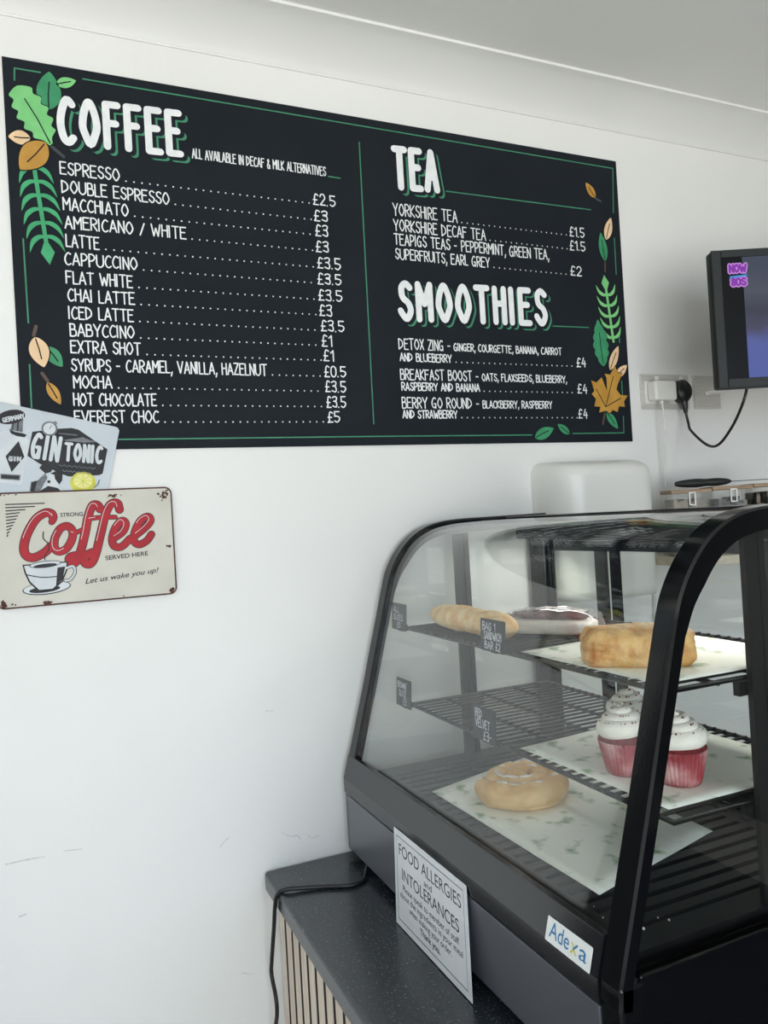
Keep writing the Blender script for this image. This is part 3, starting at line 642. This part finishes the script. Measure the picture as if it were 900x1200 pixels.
# rear: corner stiles, rails, sliding doors
bk = MB()
for y0, y1 in ((KY1-.058, KY1-.001), (KY0+.001, KY0+.05)): bk.box((KX1-.03, y0, 1.056), (KX1, y1, 1.575))
bk.box((KX1-.03, KY0+.05, 1.056), (KX1, KY1-.058, 1.10)); bk.box((KX1-.03, KY0+.05, 1.545), (KX1, KY1-.058, 1.575))
bk.build('rear_frame', M_blk, case, bevel=.002)
MB().box((.956, KY0+.037, 1.576), (KX1, KY1-.035, 1.6035)).build('top_panel', M_blk, case, bevel=.002)
MB().box((.978, KY0+.05, 1.552), (1.035, KY1-.042, 1.5755)).build('light_housing', M_satin, case, bevel=.002)
MB().add([(.984, KY0+.06, 1.55195), (.984, KY1-.06, 1.55195), (1.03, KY1-.06, 1.55195), (1.03, KY0+.06, 1.55195)], [(0, 1, 2, 3)]).build('added_fill_strip', mat('added_fill_glow', (250, 248, 240), .4, emit=26.0), case)  # glowing strip added under the housing to brighten the case interior
for y0, y1, x in ((-.315, KY1-.059, 1.052), (KY0+.051, -.232, 1.064)):
    wdl, wdr = (.022, .075) if x < 1.06 else (.17, .075)
    fr = MB()
    for p, q in (((y0, 1.101), (y0+wdl, 1.544)), ((y1-(.012 if x < 1.06 else .03), 1.101), (y1, 1.544)), ((y0+wdl, 1.101), (y1-.03, 1.128)), ((y0+wdl, 1.522), (y1-.03, 1.544))):
        fr.box((x-.005, p[0], p[1]), (x+.005, q[0], q[1]))
    dr = fr.build('sliding_door', M_blk, case)
    MB().box((x-.002, y0+wdl, 1.128), (x+.002, y1-.012, 1.522)).build('pane', M_dglass, dr)
# shelf standards and wire shelves
for y in (KY0+.04, KY1-.042):
    st = MB()
    for x in (.816, .841): st.box((x, y-.004, DK), (x+.011, y+.004, 1.574))
    st.box((.827, y+(-.003 if y < -.4 else .001), DK), (.841, y+(-.001 if y < -.4 else .003), 1.574)).build('shelf_standard', M_satin, case)
def shelf(z, name='wire_shelf'):
    x0, x1, y0, y1 = .688, 1.03, KY0+.052, KY1-.052
    mb = MB().tube([(x0, y0, z), (x1, y0, z), (x1, y1, z), (x0, y1, z)], .0038, 8, 0, True)
    for x in (.775, .86, .945): mb.tube([(x, y0, z-.002), (x, y1, z-.002)], .0034, 6)
    y = y0+.02
    while y < y1-.012: mb.tube([(x0-.004, y, z+.003), (x1, y, z+.003)], .0026, 6); y += .0212
    o = mb.build(name, M_wire, case)
    for y in (y0, y1): MB().box((.805, y-.005, z-.022), (.862, y+.005, z-.0045)).build('bracket', M_satin, o)
    return o
SZ1, SZ2 = 1.383, 1.223
shelf(SZ1); shelf(SZ2)
# brand sticker
q = Plane((KX0-.0018, -.727, 1.081), (0, -1, 0), (.265, 0, 1))
q = Plane(Vector((KX0-.001, -.728, 1.082)) + Vector((-.0008, 0, 0)), (0, -1, 0), (.0125, 0, .046))
mb = MB(); mb.poly(q, plate(None, (.043, .014), 0, .086, .029, 0, .002), .0004, 0)
sans(mb, q, 'Ade', .007, .0065, .0265, .0007, 1, fit=.038); sans(mb, q, 'x', .0482, .0065, .0265, .0007, 2, fit=.0125); sans(mb, q, 'a', .0635, .0065, .0265, .0007, 1, fit=.0135)
mb.stroke(q, [(.054, .0125), (.060, .0185)], .0011, .001, 1); mb.build('brand_sticker', [M_stk, M_blue, M_ylw], case)

# allergy notice leaning on the front panel
nz0, nz1 = CZ+.002, 1.067
ntc = thing('allergy_notice', 'white laminated food allergies notice on the front of the display case', 'notice', (.53, -.40, CZ))
nv = Vector((.0225, .040, nz1-nz0)); q = Plane((.5235, -.316, nz0), (0, -1, 0), nv); q.n = Vector((0, -1, 0)).cross(nv).normalized()
NW, NH = .256, nv.length
mb = MB().prism([(0, 0), (NW, 0), (NW, NH), (0, NH)], lambda u, v: q(u, v, 0), lambda u, v: q(u, v, .0008)).build('sheet', M_note, ntc)
mb = MB(); m_ = .0105
mb.stroke(q, [(m_, m_), (NW-m_, m_), (NW-m_, NH-m_), (m_, NH-m_), (m_, m_)], .0007, .0011)
for t, v, s_, f in (('FOOD ALLERGIES', .1135, .027, .218), ('and', .099, .0135, .028), ('INTOLERANCES', .077, .026, .198), ('Please speak to member of staff', .0605, .0135, .194),
                    ('about the ingredients in your meal', .0475, .0135, .216), ('when making your order.', .0345, .0135, .146)):
    sans(mb, q, t, NW/2, v, s_, .0011, 0, 'CENTER', fit=f, bold=0)
mb.build('print', M_txt, ntc)
mb = sans(MB(), q, 'Thank you.', NW/2, .020, .014, .0011, 0, 'CENTER', fit=.068, bold=.012).build('print', M_txt, ntc)

# chalk price tags on the shelf fronts
def chalk_tag(y0, z, wd_, hg, rows, label, x=.6775):
    t = thing('price_tag', label, 'price tag', (x+.006, y0-wd_/2, z), 'chalk price tags on the wire shelves')
    q = Plane((x, y0, z-.001), (0, -1, 0), (.06, 0, 1))
    MB().prism(plate(None, (wd_/2, hg/2), 0, wd_, hg, 0, .003), lambda u, v: q(u, v, 0), lambda u, v: q(u, v, .0016)).build('chalkboard', M_slate, t)
    mb = MB()
    for txt, u, v, w_, h_ in rows: write(mb, q, txt, u*wd_, (u+w_)*wd_, v*hg, h_*hg, .0010, .002, 0, .06)
    mb.build('chalk_writing', M_chalk, t)
    c = q(wd_/2, .006, 0); MB().box((c.x+.0002, c.y-.008, z-.003), (.6838, c.y+.008, z+.009)).build('clip', M_satin, t)
    return t
chalk_tag(-.047, SZ1, .068, .055, [('ALL', .12, .66, .4, .2), ('SLICES', .12, .38, .66, .2), ('£3', .4, .1, .2, .2)], 'leftmost chalk price tag on the upper shelf, at the far end beyond the baguette', .668)
chalk_tag(-.392, SZ1, .076, .054, [('BAG 1', .1, .66, .52, .22), ('SANDWICH', .16, .36, .7, .24), ('BAR £2', .2, .08, .62, .22)], 'chalk price tag on the upper shelf at the near end of the baguette')
chalk_tag(-.047, SZ2, .069, .058, [('BROWNIE', .1, .66, .62, .2), ('SLICE', .2, .38, .5, .2), ('£3', .5, .1, .2, .22)], 'leftmost chalk price tag on the lower shelf, at its empty far end', .668)
chalk_tag(-.348, SZ2, .075, .058, [('RED', .12, .68, .3, .22), ('VELVET', .14, .38, .62, .24), ('£3-', .5, .07, .34, .26)], 'chalk price tag on the lower shelf reading RED VELVET')

# ---------------------------------------------------------------- paper and food
def sheet(name, label, corners, z, lift, n=14, curl=None):
    A, B_, C_, D_ = [Vector((*c, z)) for c in corners]; mb = MB(); vs = []
    for i in range(n+1):
        for j in range(n+1):
            u, v = i/n, j/n; p = A.lerp(B_, u).lerp(D_.lerp(C_, u), v)
            p.z += .0012 + lift*(.5+.5*noise.noise(Vector((p.x*9, p.y*9, z*5)))) + (curl(u, v) if curl else 0)
            vs.append(p)
    fs = [(i*(n+1)+j, (i+1)*(n+1)+j, (i+1)*(n+1)+j+1, i*(n+1)+j+1) for i in range(n) for j in range(n)]
    mb.add(vs, fs, 0, True); o = mb.build(name, M_paper, loc=(*A.xy, z)); o.modifiers.new('s', 'SOLIDIFY').thickness = .0005
    return tag(o, label, 'greaseproof paper', 'greaseproof sheets lining the display case')
ST1, ST2 = SZ1+.0058, SZ2+.0058
sheet('greaseproof_paper', 'large pale green printed greaseproof sheet on the case floor under the iced bun', [(.645, -.235), (.955, -.15), (.935, -.63), (.655, -.70)], DK, .002)
sheet('greaseproof_paper', 'pale greaseproof sheet on the lower shelf under the red cupcakes', [(.690, -.475), (.985, -.45), (.990, -.795), (.700, -.79)], ST2-.0005, .0015)
sheet('greaseproof_paper', 'pale greaseproof sheet on the upper shelf under the pastry roll', [(.686, -.50), (.985, -.47), (.985, -.80), (.688, -.80)], ST1-.0005, .0015)

def nz(p, s): return noise.noise(Vector(p)*s)
# baguette
bg_ = MB(); bc = Vector((.735, -.262, ST1+.0240))
def fb(a, c):
    t = sin(c); e = (1-abs(t)**5)**.6 if abs(t) < 1 else 0
    ca, sa = cos(a), sin(a); s_ = .0265*e*(1+.05*sin(t*7)); gash = .0035*max(0, sin(t*15+ca*2.2))*max(0, sa)
    p = Vector((s_*1.12*ca, t*.150, max(-.0210, s_*.94*sa - gash)))
    return bc + p + Vector((0, 0, .0022*nz(p, 60)))
bg_.blob(fb, 28, 60)
bag = thing('baguette', 'pale crusty baguette lying along the front of the upper shelf', 'baguette', (bc.x, bc.y, ST1))
bg_.build('loaf', M_crust, bag)
# wrapped cherry slice
wc = Vector((.840, -.372, ST1+.001)); wr = thing('wrapped_slice', 'film-wrapped pale slice with dark cherry topping behind the chalk tag on the upper shelf', 'cake', wc)
rotm = Matrix.Rotation(radians(35), 3, 'Z')
def sbox(c, sx, sy, sz, k, ns, amp, m=rotm):
    def f(a, b_):
        p = Vector((cos(a)*cos(b_), sin(a)*cos(b_), sin(b_)))
        g = (abs(p.x)**k+abs(p.y)**k+abs(p.z)**k)**(-1/k); p = p*g
        p = Vector((p.x*sx, p.y*sy, p.z*sz)); p *= 1+amp*nz(p+Vector(c), ns)
        return Vector(c) + m @ p
    return f
MB().blob(sbox(wc+Vector((0, 0, .0135)), .042, .082, .0125, 5, 30, .05), 40, 18).build('slice', M_cream, wr)
MB().blob(sbox(wc+Vector((.012, .010, .0325)), .036, .066, .0115, 3, 60, .30), 48, 16).build('cherry_topping', M_berry, wr)
MB().blob(sbox(wc+Vector((0, 0, .0225)), .050, .094, .0215, 3, 38, .12), 48, 24).build('film', M_film, wr)
# pastry roll
pc = Vector((.762, -.680, ST1+.0268)); rotp = Matrix.Rotation(radians(-38), 3, 'Z')
def fpr(a, b_):
    p = Vector((cos(a)*cos(b_), sin(a)*cos(b_), sin(b_))); k = 4.2
    g = (abs(p.x)**k+abs(p.y)**k+abs(p.z)**k)**(-1/k); p = p*g
    p = Vector((p.x*.076, p.y*.047, p.z*.030)); 
    if p.z > 0: p.z *= 1 - .22*(p.y/.045)**2 + .05*sin(p.x*60)
    p *= 1+.09*nz(p, 26)+.035*nz(p, 70)+.012*sin(p.z*420+9*nz(p, 20))
    p.z -= .006*math.exp(-((p.y-.012)/.006)**2) if p.z > .015 else 0
    return pc + rotp @ Vector((p.x, p.y, max(-.0255, p.z)))
pr_ = thing('pastry_roll', 'golden baked pastry roll on paper on the upper shelf', 'pastry', (pc.x, pc.y, ST1))
MB().blob(fpr, 64, 32).build('pastry', M_pastry, pr_)
# cinnamon bun
cc = Vector((.772, -.350, DK+.0025)); bun = thing('iced_bun', 'round swirled cinnamon bun with white icing on the case floor', 'bun', cc)
path, rad = [], []
N = 130
for i in range(N+1):
    t = i/N; a = 2.3+t*2*pi*2.35; r = .068*(1-t)**.82+.001; path.append(cc+Vector((r*cos(a)*1.12, r*sin(a)*1.0, 0.0225+.013*t+.0015*sin(9*a)))); rad.append(.0240*(1-.34*t)*(min(1, .35+t*9))*(1 if t < .95 else max(.3, (1-t)/.05)))
MB().tube(path, rad, 14, 0, up=(0, 0, 1), flat=1.0).build('swirl', M_bun, bun)
MB().lathe([(0, .0005), (.070, .0005), (.078, .008), (.064, .02), (0, .03)], cc, 30).build('bun_base', M_bun, bun)
ic = MB(); ri = random.Random(5)
for i in range(70):
    t = ri.uniform(.0, .75); j = int(t*N); p = path[j]; a = ri.uniform(-.5, 1.0); rr_ = rad[j]
    if (p-cc).dot(Vector((-.8, .6, 0))) < -.02 and ri.random() < .85: continue
    tg = (path[min(N, j+3)]-path[max(0, j-3)]).normalized()
    c_ = p + Vector((0, 0, rr_*.94)); ic.blob(lambda a_, b_, c_=c_, tg=tg, s=ri.uniform(.002, .006): c_ + tg*(cos(a_)*cos(b_)*s*1.9*(1+.4*nz(c_+Vector((a_, b_, 0)), 2))) + tg.cross(Vector((0, 0, 1)))*(sin(a_)*cos(b_)*s) + Vector((0, 0, sin(b_)*.0022)), 12, 6)
ic.build('icing', M_icing, bun)
# cupcakes: one built, two copied
def make_cupcake(loc, label):
    t = thing('cupcake', label, 'cupcake', (0, 0, 0), 'red velvet cupcakes on the lower shelf')
    pl_ = lambda a, z: 1+.022*cos(34*a)
    MB().lathe([(.0, .0005), (.0255, .0005), (.0275, .006), (.0365, .048), (.0352, .048), (.030, .02)], (0, 0, 0), 170, 0, pl_).build('paper_case', M_case, t)
    MB().lathe([(.030, .04), (.0352, .0455), (.0362, .050), (.030, .058), (.0, .062)], (0, 0, 0), 32, 0, lambda a, z: 1+.03*nz((cos(a)*3, sin(a)*3, z*40), 1.6)).build('sponge', M_cake, t)
    P, R_ = [], []
    for i in range(121):
        q_ = i/120; a = q_*2*pi*3.4; r = .0270*(1-q_)**.85*(1+.06*sin(a*2.3)); P.append((r*cos(a), r*sin(a), .059+.036*q_**.95)); R_.append(.0158*(1-.62*q_)*(min(1, .3+q_*10))*(1 if q_ < .96 else max(.12, (1-q_)/.04)))
    MB().tube(P, R_, 12, 0, up=(0, 0, 1)).build('frosting', M_frost, t)
    cr = MB(); rc = random.Random(11)
    for i in range(46):
        j = rc.randint(10, 118); a = rc.uniform(0, 2*pi); p = Vector(P[j]); o_ = Vector((p.x, p.y, 0)).normalized() if Vector((p.x, p.y, 0)).length > 1e-4 else Vector((1, 0, 0))
        c_ = p + (o_*cos(.9) + Vector((0, 0, 1))*sin(.9))*R_[j]*.95; s = rc.uniform(.0009, .002)
        cr.blob(lambda a_, b_: c_+Vector((cos(a_)*cos(b_), sin(a_)*cos(b_), sin(b_)))*s*(1+.3*sin(3*a_)), 6, 4)
    o = cr.build('red_crumbs', M_cake, t); o['kind'] = 'stuff'
    t.location = loc; return t
def dup(src, loc, rz, label):
    r = src.copy(); COL.objects.link(r); r.location = loc; r.rotation_euler = (0, 0, rz); r['label'] = label
    for ch in list(src.children):
        c = ch.copy(); COL.objects.link(c); c.parent = r
    return r
cz = ST2+.0022
cup = make_cupcake((.750, -.655, cz), 'red velvet cupcake at the front left of the three, partly behind the case frame')
for loc, rz, lb in (((.783, -.727, cz), 1.9, 'red velvet cupcake nearest the end glass, right of the case frame'), ((.822, -.585, cz), 4.0, 'rearmost red velvet cupcake, behind the front two')):
    dup(cup, loc, rz, lb)
# crumbs on the case floor
mb = MB(); rc = random.Random(4)
for i in range(16):
    c_ = Vector((rc.uniform(.60, .70), rc.uniform(-.80, -.70), DK+.0012)); s = rc.uniform(.0008, .0019)
    mb.blob(lambda a_, b_: c_+Vector((cos(a_)*cos(b_), sin(a_)*cos(b_), sin(b_)))*s, 6, 4)
o = tag(mb.build('crumbs', M_icing, loc=(.65, -.75, DK)), 'scattered white crumbs on the dark case floor near the front corner', 'crumbs'); o['kind'] = 'stuff'

# mains cable of the case
zc = CZ+.0042
pts = [(.585, -.165, zc), (.566, -.135, zc+.006), (.556, -.118, zc+.012), (.546, -.126, zc+.006), (.530, -.150, zc), (.50, -.156, zc), (.456, -.135, zc), (.42, -.122, zc+.001), (.388, -.112, zc+.002), (.3725, -.103, CZ-.003), (.3685, -.094, .89), (.3685, -.078, .845), (.3685, -.046, .765), (.3690, -.036, .733), (.3690, -.060, .700), (.3690, -.062, .67), (.3690, -.045, .62), (.372, -.05, .5), (.38, -.06, .3), (.385, -.05, .0045), (.33, -.06, .0045)]
tag(MB().tube(catmull(pts, 6), .004, 10).build('power_cable', M_cable, loc=(.5, -.15, CZ)), 'black power cable from under the display case, hanging over the counter edge', 'cable')

# ---------------------------------------------------------------- things on the wall at the right
# dispenser
ds = thing('towel_dispenser', 'white rounded plastic dispenser on the wall behind the display case', 'dispenser', (1.2, 0, 1.42))
def rrect(x0, x1, z0, z1, r, k=8):
    pts = []
    for cx, cz_, a0 in ((x1-r, z1-r, 0), (x0+r, z1-r, pi/2), (x0+r, z0+r, pi), (x1-r, z0+r, 1.5*pi)):
        pts += [(cx+r*cos(a0+i*pi/2/k), cz_+r*sin(a0+i*pi/2/k)) for i in range(k+1)]
    return pts
DX0, DX1, DD, DZ0, DZ1 = 1.073, 1.372, .124, 1.40, 1.726
def dpt(i, j, n=40, m=22):                   # bowed cover, rounded over at the top
    t = -cos(pi*i/n); z = DZ0 + (DZ1-DZ0)*(1-(1-j/m)**1.6); q = max(0, (z-(DZ1-.045))/.045); k = (max(0, 1-q**2.6))**.42
    return Vector(((DX0+DX1)/2 + t*(DX1-DX0)/2*(.80+.20*k), -.0006 - DD*(max(0, 1-abs(t)**6))**.5*(.30+.70*k), z))
mb = MB(); n, m_ = 40, 22
for j in range(m_): mb.strip([dpt(i, j) for i in range(n+1)], [dpt(i, j+1) for i in range(n+1)])
mb.add([dpt(i, m_) for i in range(n+1)], [tuple(range(n+1))], 0, False); mb.add([dpt(i, 0) for i in range(n+1)], [tuple(range(n+1))[::-1]], 0, False)
o = mb.build('cover', M_white, ds); bm = bmesh.new(); bm.from_mesh(o.data); bmesh.ops.remove_doubles(bm, verts=bm.verts, dist=1e-5); bmesh.ops.recalc_face_normals(bm, faces=bm.faces); bm.to_mesh(o.data); bm.free()
MB().box((1.195, -.1262, 1.55), (1.240, -.1235, 1.575)).build('viewing_slot', mat('grey_smoked_plastic', (150, 152, 150), .2, c2=(140, 142, 140), scale=30), ds, bevel=.0005)
# sockets
def plate_box(P, x0, x1, z0, z1, t): return MB().prism([(x0, z0), (x1, z0), (x1, z1), (x0, z1)], lambda u, v: P(u, v, .0003), lambda u, v: P(u, v, t))
so = thing('double_socket', 'brushed steel double wall socket with a white and a black plug in it', 'wall socket', (1.5, 0, 1.90))
plate_box(WALL, 1.424, 1.584, 1.858, 1.948, .008).build('face_plate', M_steel, so, bevel=.003)
for x in (1.462, 1.545):
    MB().box((x-.028, -.0092, 1.872), (x+.028, -.0078, 1.930)).build('outlet', M_white, so, bevel=.0004)
    MB().box((x-.022+.03, -.0112, 1.933), (x-.012+.03, -.0078, 1.943)).build('switch', M_white, so, bevel=.0006)
s2 = thing('blank_wall_plate', 'brushed steel wall plate partly hidden behind the television', 'wall plate', (1.65, 0, 1.905))
plate_box(WALL, 1.606, 1.697, 1.860, 1.948, .008).build('face_plate', M_steel, s2, bevel=.003)
MB().tube([(1.64, -.0085, 1.90), (1.655, -.016, 1.903), (1.70, -.018, 1.906)], .006, 8).build('white_connector', M_white, s2)
ch = thing('phone_charger', 'white square charger plugged into the left of the double socket, its white cable hanging down', 'charger', (1.475, 0, 1.9))
MB().box((1.438, -.042, 1.876), (1.512, -.0095, 1.927)).build('charger_body', M_white, ch, bevel=.008, seg=3)
wcb = catmull([(1.468, -.028, 1.876), (1.470, -.03, 1.85), (1.472, -.03, 1.77), (1.474, -.02, 1.68), (1.4725, -.016, 1.60), (1.44, -.012, 1.50), (1.42, -.01, 1.30), (1.42, -.01, .95)], 6)
MB().tube(wcb[:4], .0045, 8).build('cable_boot', M_white, ch); MB().tube(wcb, .0022, 8).build('cable', M_wcable, ch)
pg = thing('black_plug', 'black three pin plug in the double socket, its cable looping to the television', 'plug', (1.545, 0, 1.9))
MB().lathe([(.0, .0), (.024, .0), (.0265, .004), (.0265, .020), (.022, .027), (.0, .029)], (0, 0, 0), 26)
mb = MB(); t_ = MB().lathe([(.0, .0), (.0245, .0), (.027, .004), (.0265, .021), (.021, .028), (.0, .030)], (0, 0, 0), 26)
mb.add([Vector((1.545+v.x, -.0095-v.z, 1.902+v.y*1.12)) for v in t_.v], t_.f, 0, True); mb.build('plug_body', M_cable, pg)
E2 = px(871, 460, 1, -.28)
cb = catmull([(1.545, -.026, 1.885), (1.547, -.028, 1.862), (1.549, -.028, 1.845), (1.553, -.03, 1.82), px(810, 505, 1, -.05)[:], px(828, 521, 1, -.10)[:], px(842, 521, 1, -.15)[:], px(858, 500, 1, -.20)[:], px(870, 474, 1, -.24)[:], px(875, 456, 1, -.25)[:], px(877, 440, 1, -.25)[:]], 6)
MB().tube(cb[:13], [.011-.0062*i/12 for i in range(13)], 10).build('strain_relief', M_cable, pg); MB().tube(cb[8:], .0034, 8).build('cable', M_cable, pg)
# television on an arm, turned towards the room
ZD = 1.72
def tvp(x, y): return CAM + (FW+(x-450)/F_PX*RT-(y-600)/F_PX*UP)*ZD
T0 = tvp(837.5, 375); tu = Vector((R0.x, R0.y, 0)); TVP = Plane(T0, tu, (0, 0, 1))
TVH = .309; TVW = .52; z0, z1 = -TVH/2, TVH/2
tv = thing('television', 'dark grey flat television on the wall at the right edge, showing a blue music channel', 'television', T0)
mb = MB(); bz = .0215
hsg = MB()
n4 = [(0, z0), (TVW, z0), (TVW, z1), (0, z1)]
mb.obox(TVP, (0, z0, -.03), (TVW, z1, -.004)); mb.build('housing', M_tv, tv, bevel=.006, seg=3)
mb = MB()
for a_, c_ in (((0, z0), (bz, z1)), ((TVW-bz, z0), (TVW, z1)), ((bz, z0), (TVW-bz, z0+bz)), ((bz, z1-bz*.8), (TVW-bz, z1))): mb.obox(TVP, (a_[0], a_[1], -.0039), (c_[0], c_[1], .003))
mb.build('bezel', M_tv, tv, bevel=.002)
scr = MB(); scr.obox(TVP, (bz, z0+bz, -.0038), (TVW-bz, z1-bz*.8, -.0005))
sc_o = scr.build('screen', mat('screen_black', (14, 16, 20), .35, c2=(13, 15, 19), scale=3, spec=.12), tv)
m = bpy.data.materials.new('screen_picture'); m.use_nodes = True; nn, LL = m.node_tree.nodes, m.node_tree.links
bs = nn['Principled BSDF']; tcn = nn.new('ShaderNodeTexCoord'); sx_ = nn.new('ShaderNodeSeparateXYZ'); crp = nn.new('ShaderNodeValToRGB'); mrn = nn.new('ShaderNodeMapRange'); nzn = nn.new('ShaderNodeTexNoise'); ad = nn.new('ShaderNodeMath'); ad.operation = 'MULTIPLY_ADD'
LL.new(tcn.outputs['Object'], sx_.inputs[0]); LL.new(tcn.outputs['Object'], nzn.inputs['Vector']); nzn.inputs['Scale'].default_value = 14; nzn.inputs['Detail'].default_value = 5
mrn.inputs[1].default_value = z0+bz; mrn.inputs[2].default_value = z1-bz; LL.new(sx_.outputs[2], mrn.inputs[0])
ad.inputs[1].default_value = .18; LL.new(nzn.outputs[0], ad.inputs[0]); LL.new(mrn.outputs[0], ad.inputs[2]); LL.new(ad.outputs[0], crp.inputs[0])
e_ = crp.color_ramp.elements; e_[0].position = .1; e_[0].color = (*lin((104, 122, 206)), 1); e_[1].position = 1; e_[1].color = (*lin((84, 92, 112)), 1)
for p_, c_ in ((.38, (110, 124, 200)), (.52, (92, 92, 120)), (.68, (78, 80, 98)), (.82, (98, 102, 120))): q_ = e_.new(p_); q_.color = (*lin(c_), 1)
LL.new(crp.outputs[0], bs.inputs['Emission Color']); bs.inputs['Emission Strength'].default_value = .85; bs.inputs['Base Color'].default_value = (.01, .01, .012, 1); bs.inputs['Roughness'].default_value = .35; bs.inputs['Specular IOR Level'].default_value = .12
MB().poly(TVP, [(.069, z0+bz), (TVW-.07, z0+bz), (TVW-.07, z1-bz*.8), (.069, z1-bz*.8)], .0002).build('picture', m, sc_o)
M_lp = mat('logo_pink', (186, 132, 200), .6, emit=.35, spec=.1); M_lpu = mat('logo_purple', (124, 56, 156), .6, emit=.35, spec=.1); M_lb = mat('logo_blue', (70, 130, 190), .6, emit=.35, spec=.1)
mb = MB()
for mi, pn, h_ in ((0, .0050, .0006), (1, .0024, .0010)):
    write(mb, TVP, 'NOW', .040, .076, z1-.050, .0155, pn, h_, mi, 0); write(mb, TVP, '80S', .043, .074, z1-.080, .0150, pn, h_, mi, 0)
mb.poly(TVP, [(.039, z1-.0645), (.078, z1-.0605), (.078, z1-.0565), (.039, z1-.0590)], .0008, 2)
mb.build('channel_logo', [M_lp, M_lpu, M_lb], sc_o)
mb = MB().obox(TVP, (.21, -.06, -.05), (.31, .06, -.0302)); pz = TVP(.26, 0, -.05)
mb.tube([pz, (pz.x+.05, (pz.y)/2-.02, pz.z), (pz.x+.09, -.012, pz.z)], .014, 10); mb.box((pz.x+.05, -.012, pz.z-.07), (pz.x+.13, -.0005, pz.z+.07)); mb.build('wall_bracket', M_satin, tv)
# shelf with clear boxes
tag(MB().prism([(1.378, -.0005), (1.78, -.0005), (1.78, -.31), (1.60, -.29), (1.378, -.15)], lambda x, y: (x, y, 1.462), lambda x, y: (x, y, 1.482)).build('wall_shelf', mat('pale_wood_shelf', (206, 192, 172), .5, c2=(192, 178, 156), scale=12, stretch=(1, 10, 10)), loc=(1.5, 0, 1.462), bevel=.002), 'light wooden wall shelf carrying the clear boxes behind the display case', 'shelf')
BXP0 = Vector((1.395, -.118, 1.4822)); bn = Vector((FW.x, FW.y, 0)).normalized()
def clear_box(i, w, h, label, fill):
    o_ = BXP0 + tu*(.1005*i); P = Plane(o_, tu, (0, 0, 1)); t = thing('clear_box', label, 'storage box', o_ + tu*(w/2), 'clear boxes on the wall shelf')
    D_ = .075; mb = MB(); th = .0022
    mb.obox(P, (0, 0, -D_), (w, th, 0)); mb.obox(P, (0, th, -th), (w, h, 0)); mb.obox(P, (0, th, -D_), (w, h, -D_+th)); mb.obox(P, (0, th, -D_+th), (th, h, -th)); mb.obox(P, (w-th, th, -D_+th), (w, h, -th))
    mb.build('box_body', M_acr, t)
    MB().obox(P, (-.001, h, -D_-.001), (w+.001, h+.009, .001)).build('lid', M_bam, t, bevel=.001)
    f = MB(); rr = random.Random(20+i)
    for k in range(9): 
        a_ = .006 + k*(w-.02)/9; f.obox(P, (a_, .003, -D_+.008), (a_+.0085, h*rr.uniform(.72, .93), -.004))
    f.build('contents', fill, t)
    c_ = MB(); cx = w*.5; cz_ = h-.030
    for a_, b__ in (((cx-.008, cz_), (cx-.0055, cz_+.032)), ((cx+.0055, cz_), (cx+.008, cz_+.032)), ((cx-.0055, cz_), (cx+.0055, cz_+.0025)), ((cx-.0055, cz_+.0295), (cx+.0055, cz_+.032))): c_.obox(P, (a_[0], a_[1], .0002), (b__[0], b__[1], .004))
    c_.build('latch', M_white, t)
clear_box(0, .097, .152, 'leftmost clear storage box on the wall shelf, with pale contents', mat('pale_sachets', (158, 146, 128), .6, c2=(122, 112, 98), scale=40))
clear_box(1, .097, .155, 'second clear storage box from the left, with dark packets inside', M_tea)
clear_box(2, .097, .157, 'clear storage box at the right edge of the frame', M_tea)
kz = 1.4822+.168
kp = lambda t, dz=0, dn=0: BXP0*1 + tu*t + bn*(.03+dn) + Vector((0, 0, kz-BXP0.z+dz))
kn = thing('knife', 'black handled kitchen knife lying on top of the clear boxes', 'knife', kp(.1))
hp = [kp(.022+.138*i/20, .008) for i in range(21)]; hr = [.002+.0118*(sin(pi*min(1, (i/20)*1.0+.02))**.35)*(1-.22*math.exp(-((i-11)/2.2)**2)) for i in range(21)]
MB().tube(hp, hr, 12, 0, up=(0, 0, 1), flat=.8).build('handle', mat('black_matt_handle', (20, 22, 22), .6, c2=(26, 28, 28), scale=50), kn)
MB().prism([(0, 0), (.16, .004), (.13, .028), (0, .026)], lambda u, v: kp(.158+u, .0066, v-.012), lambda u, v: kp(.158+u, .0082, v-.012)).build('blade', mat('dark_steel_blade', (70, 72, 74), .3, metal=.9, c2=(80, 82, 84), scale=10), kn)
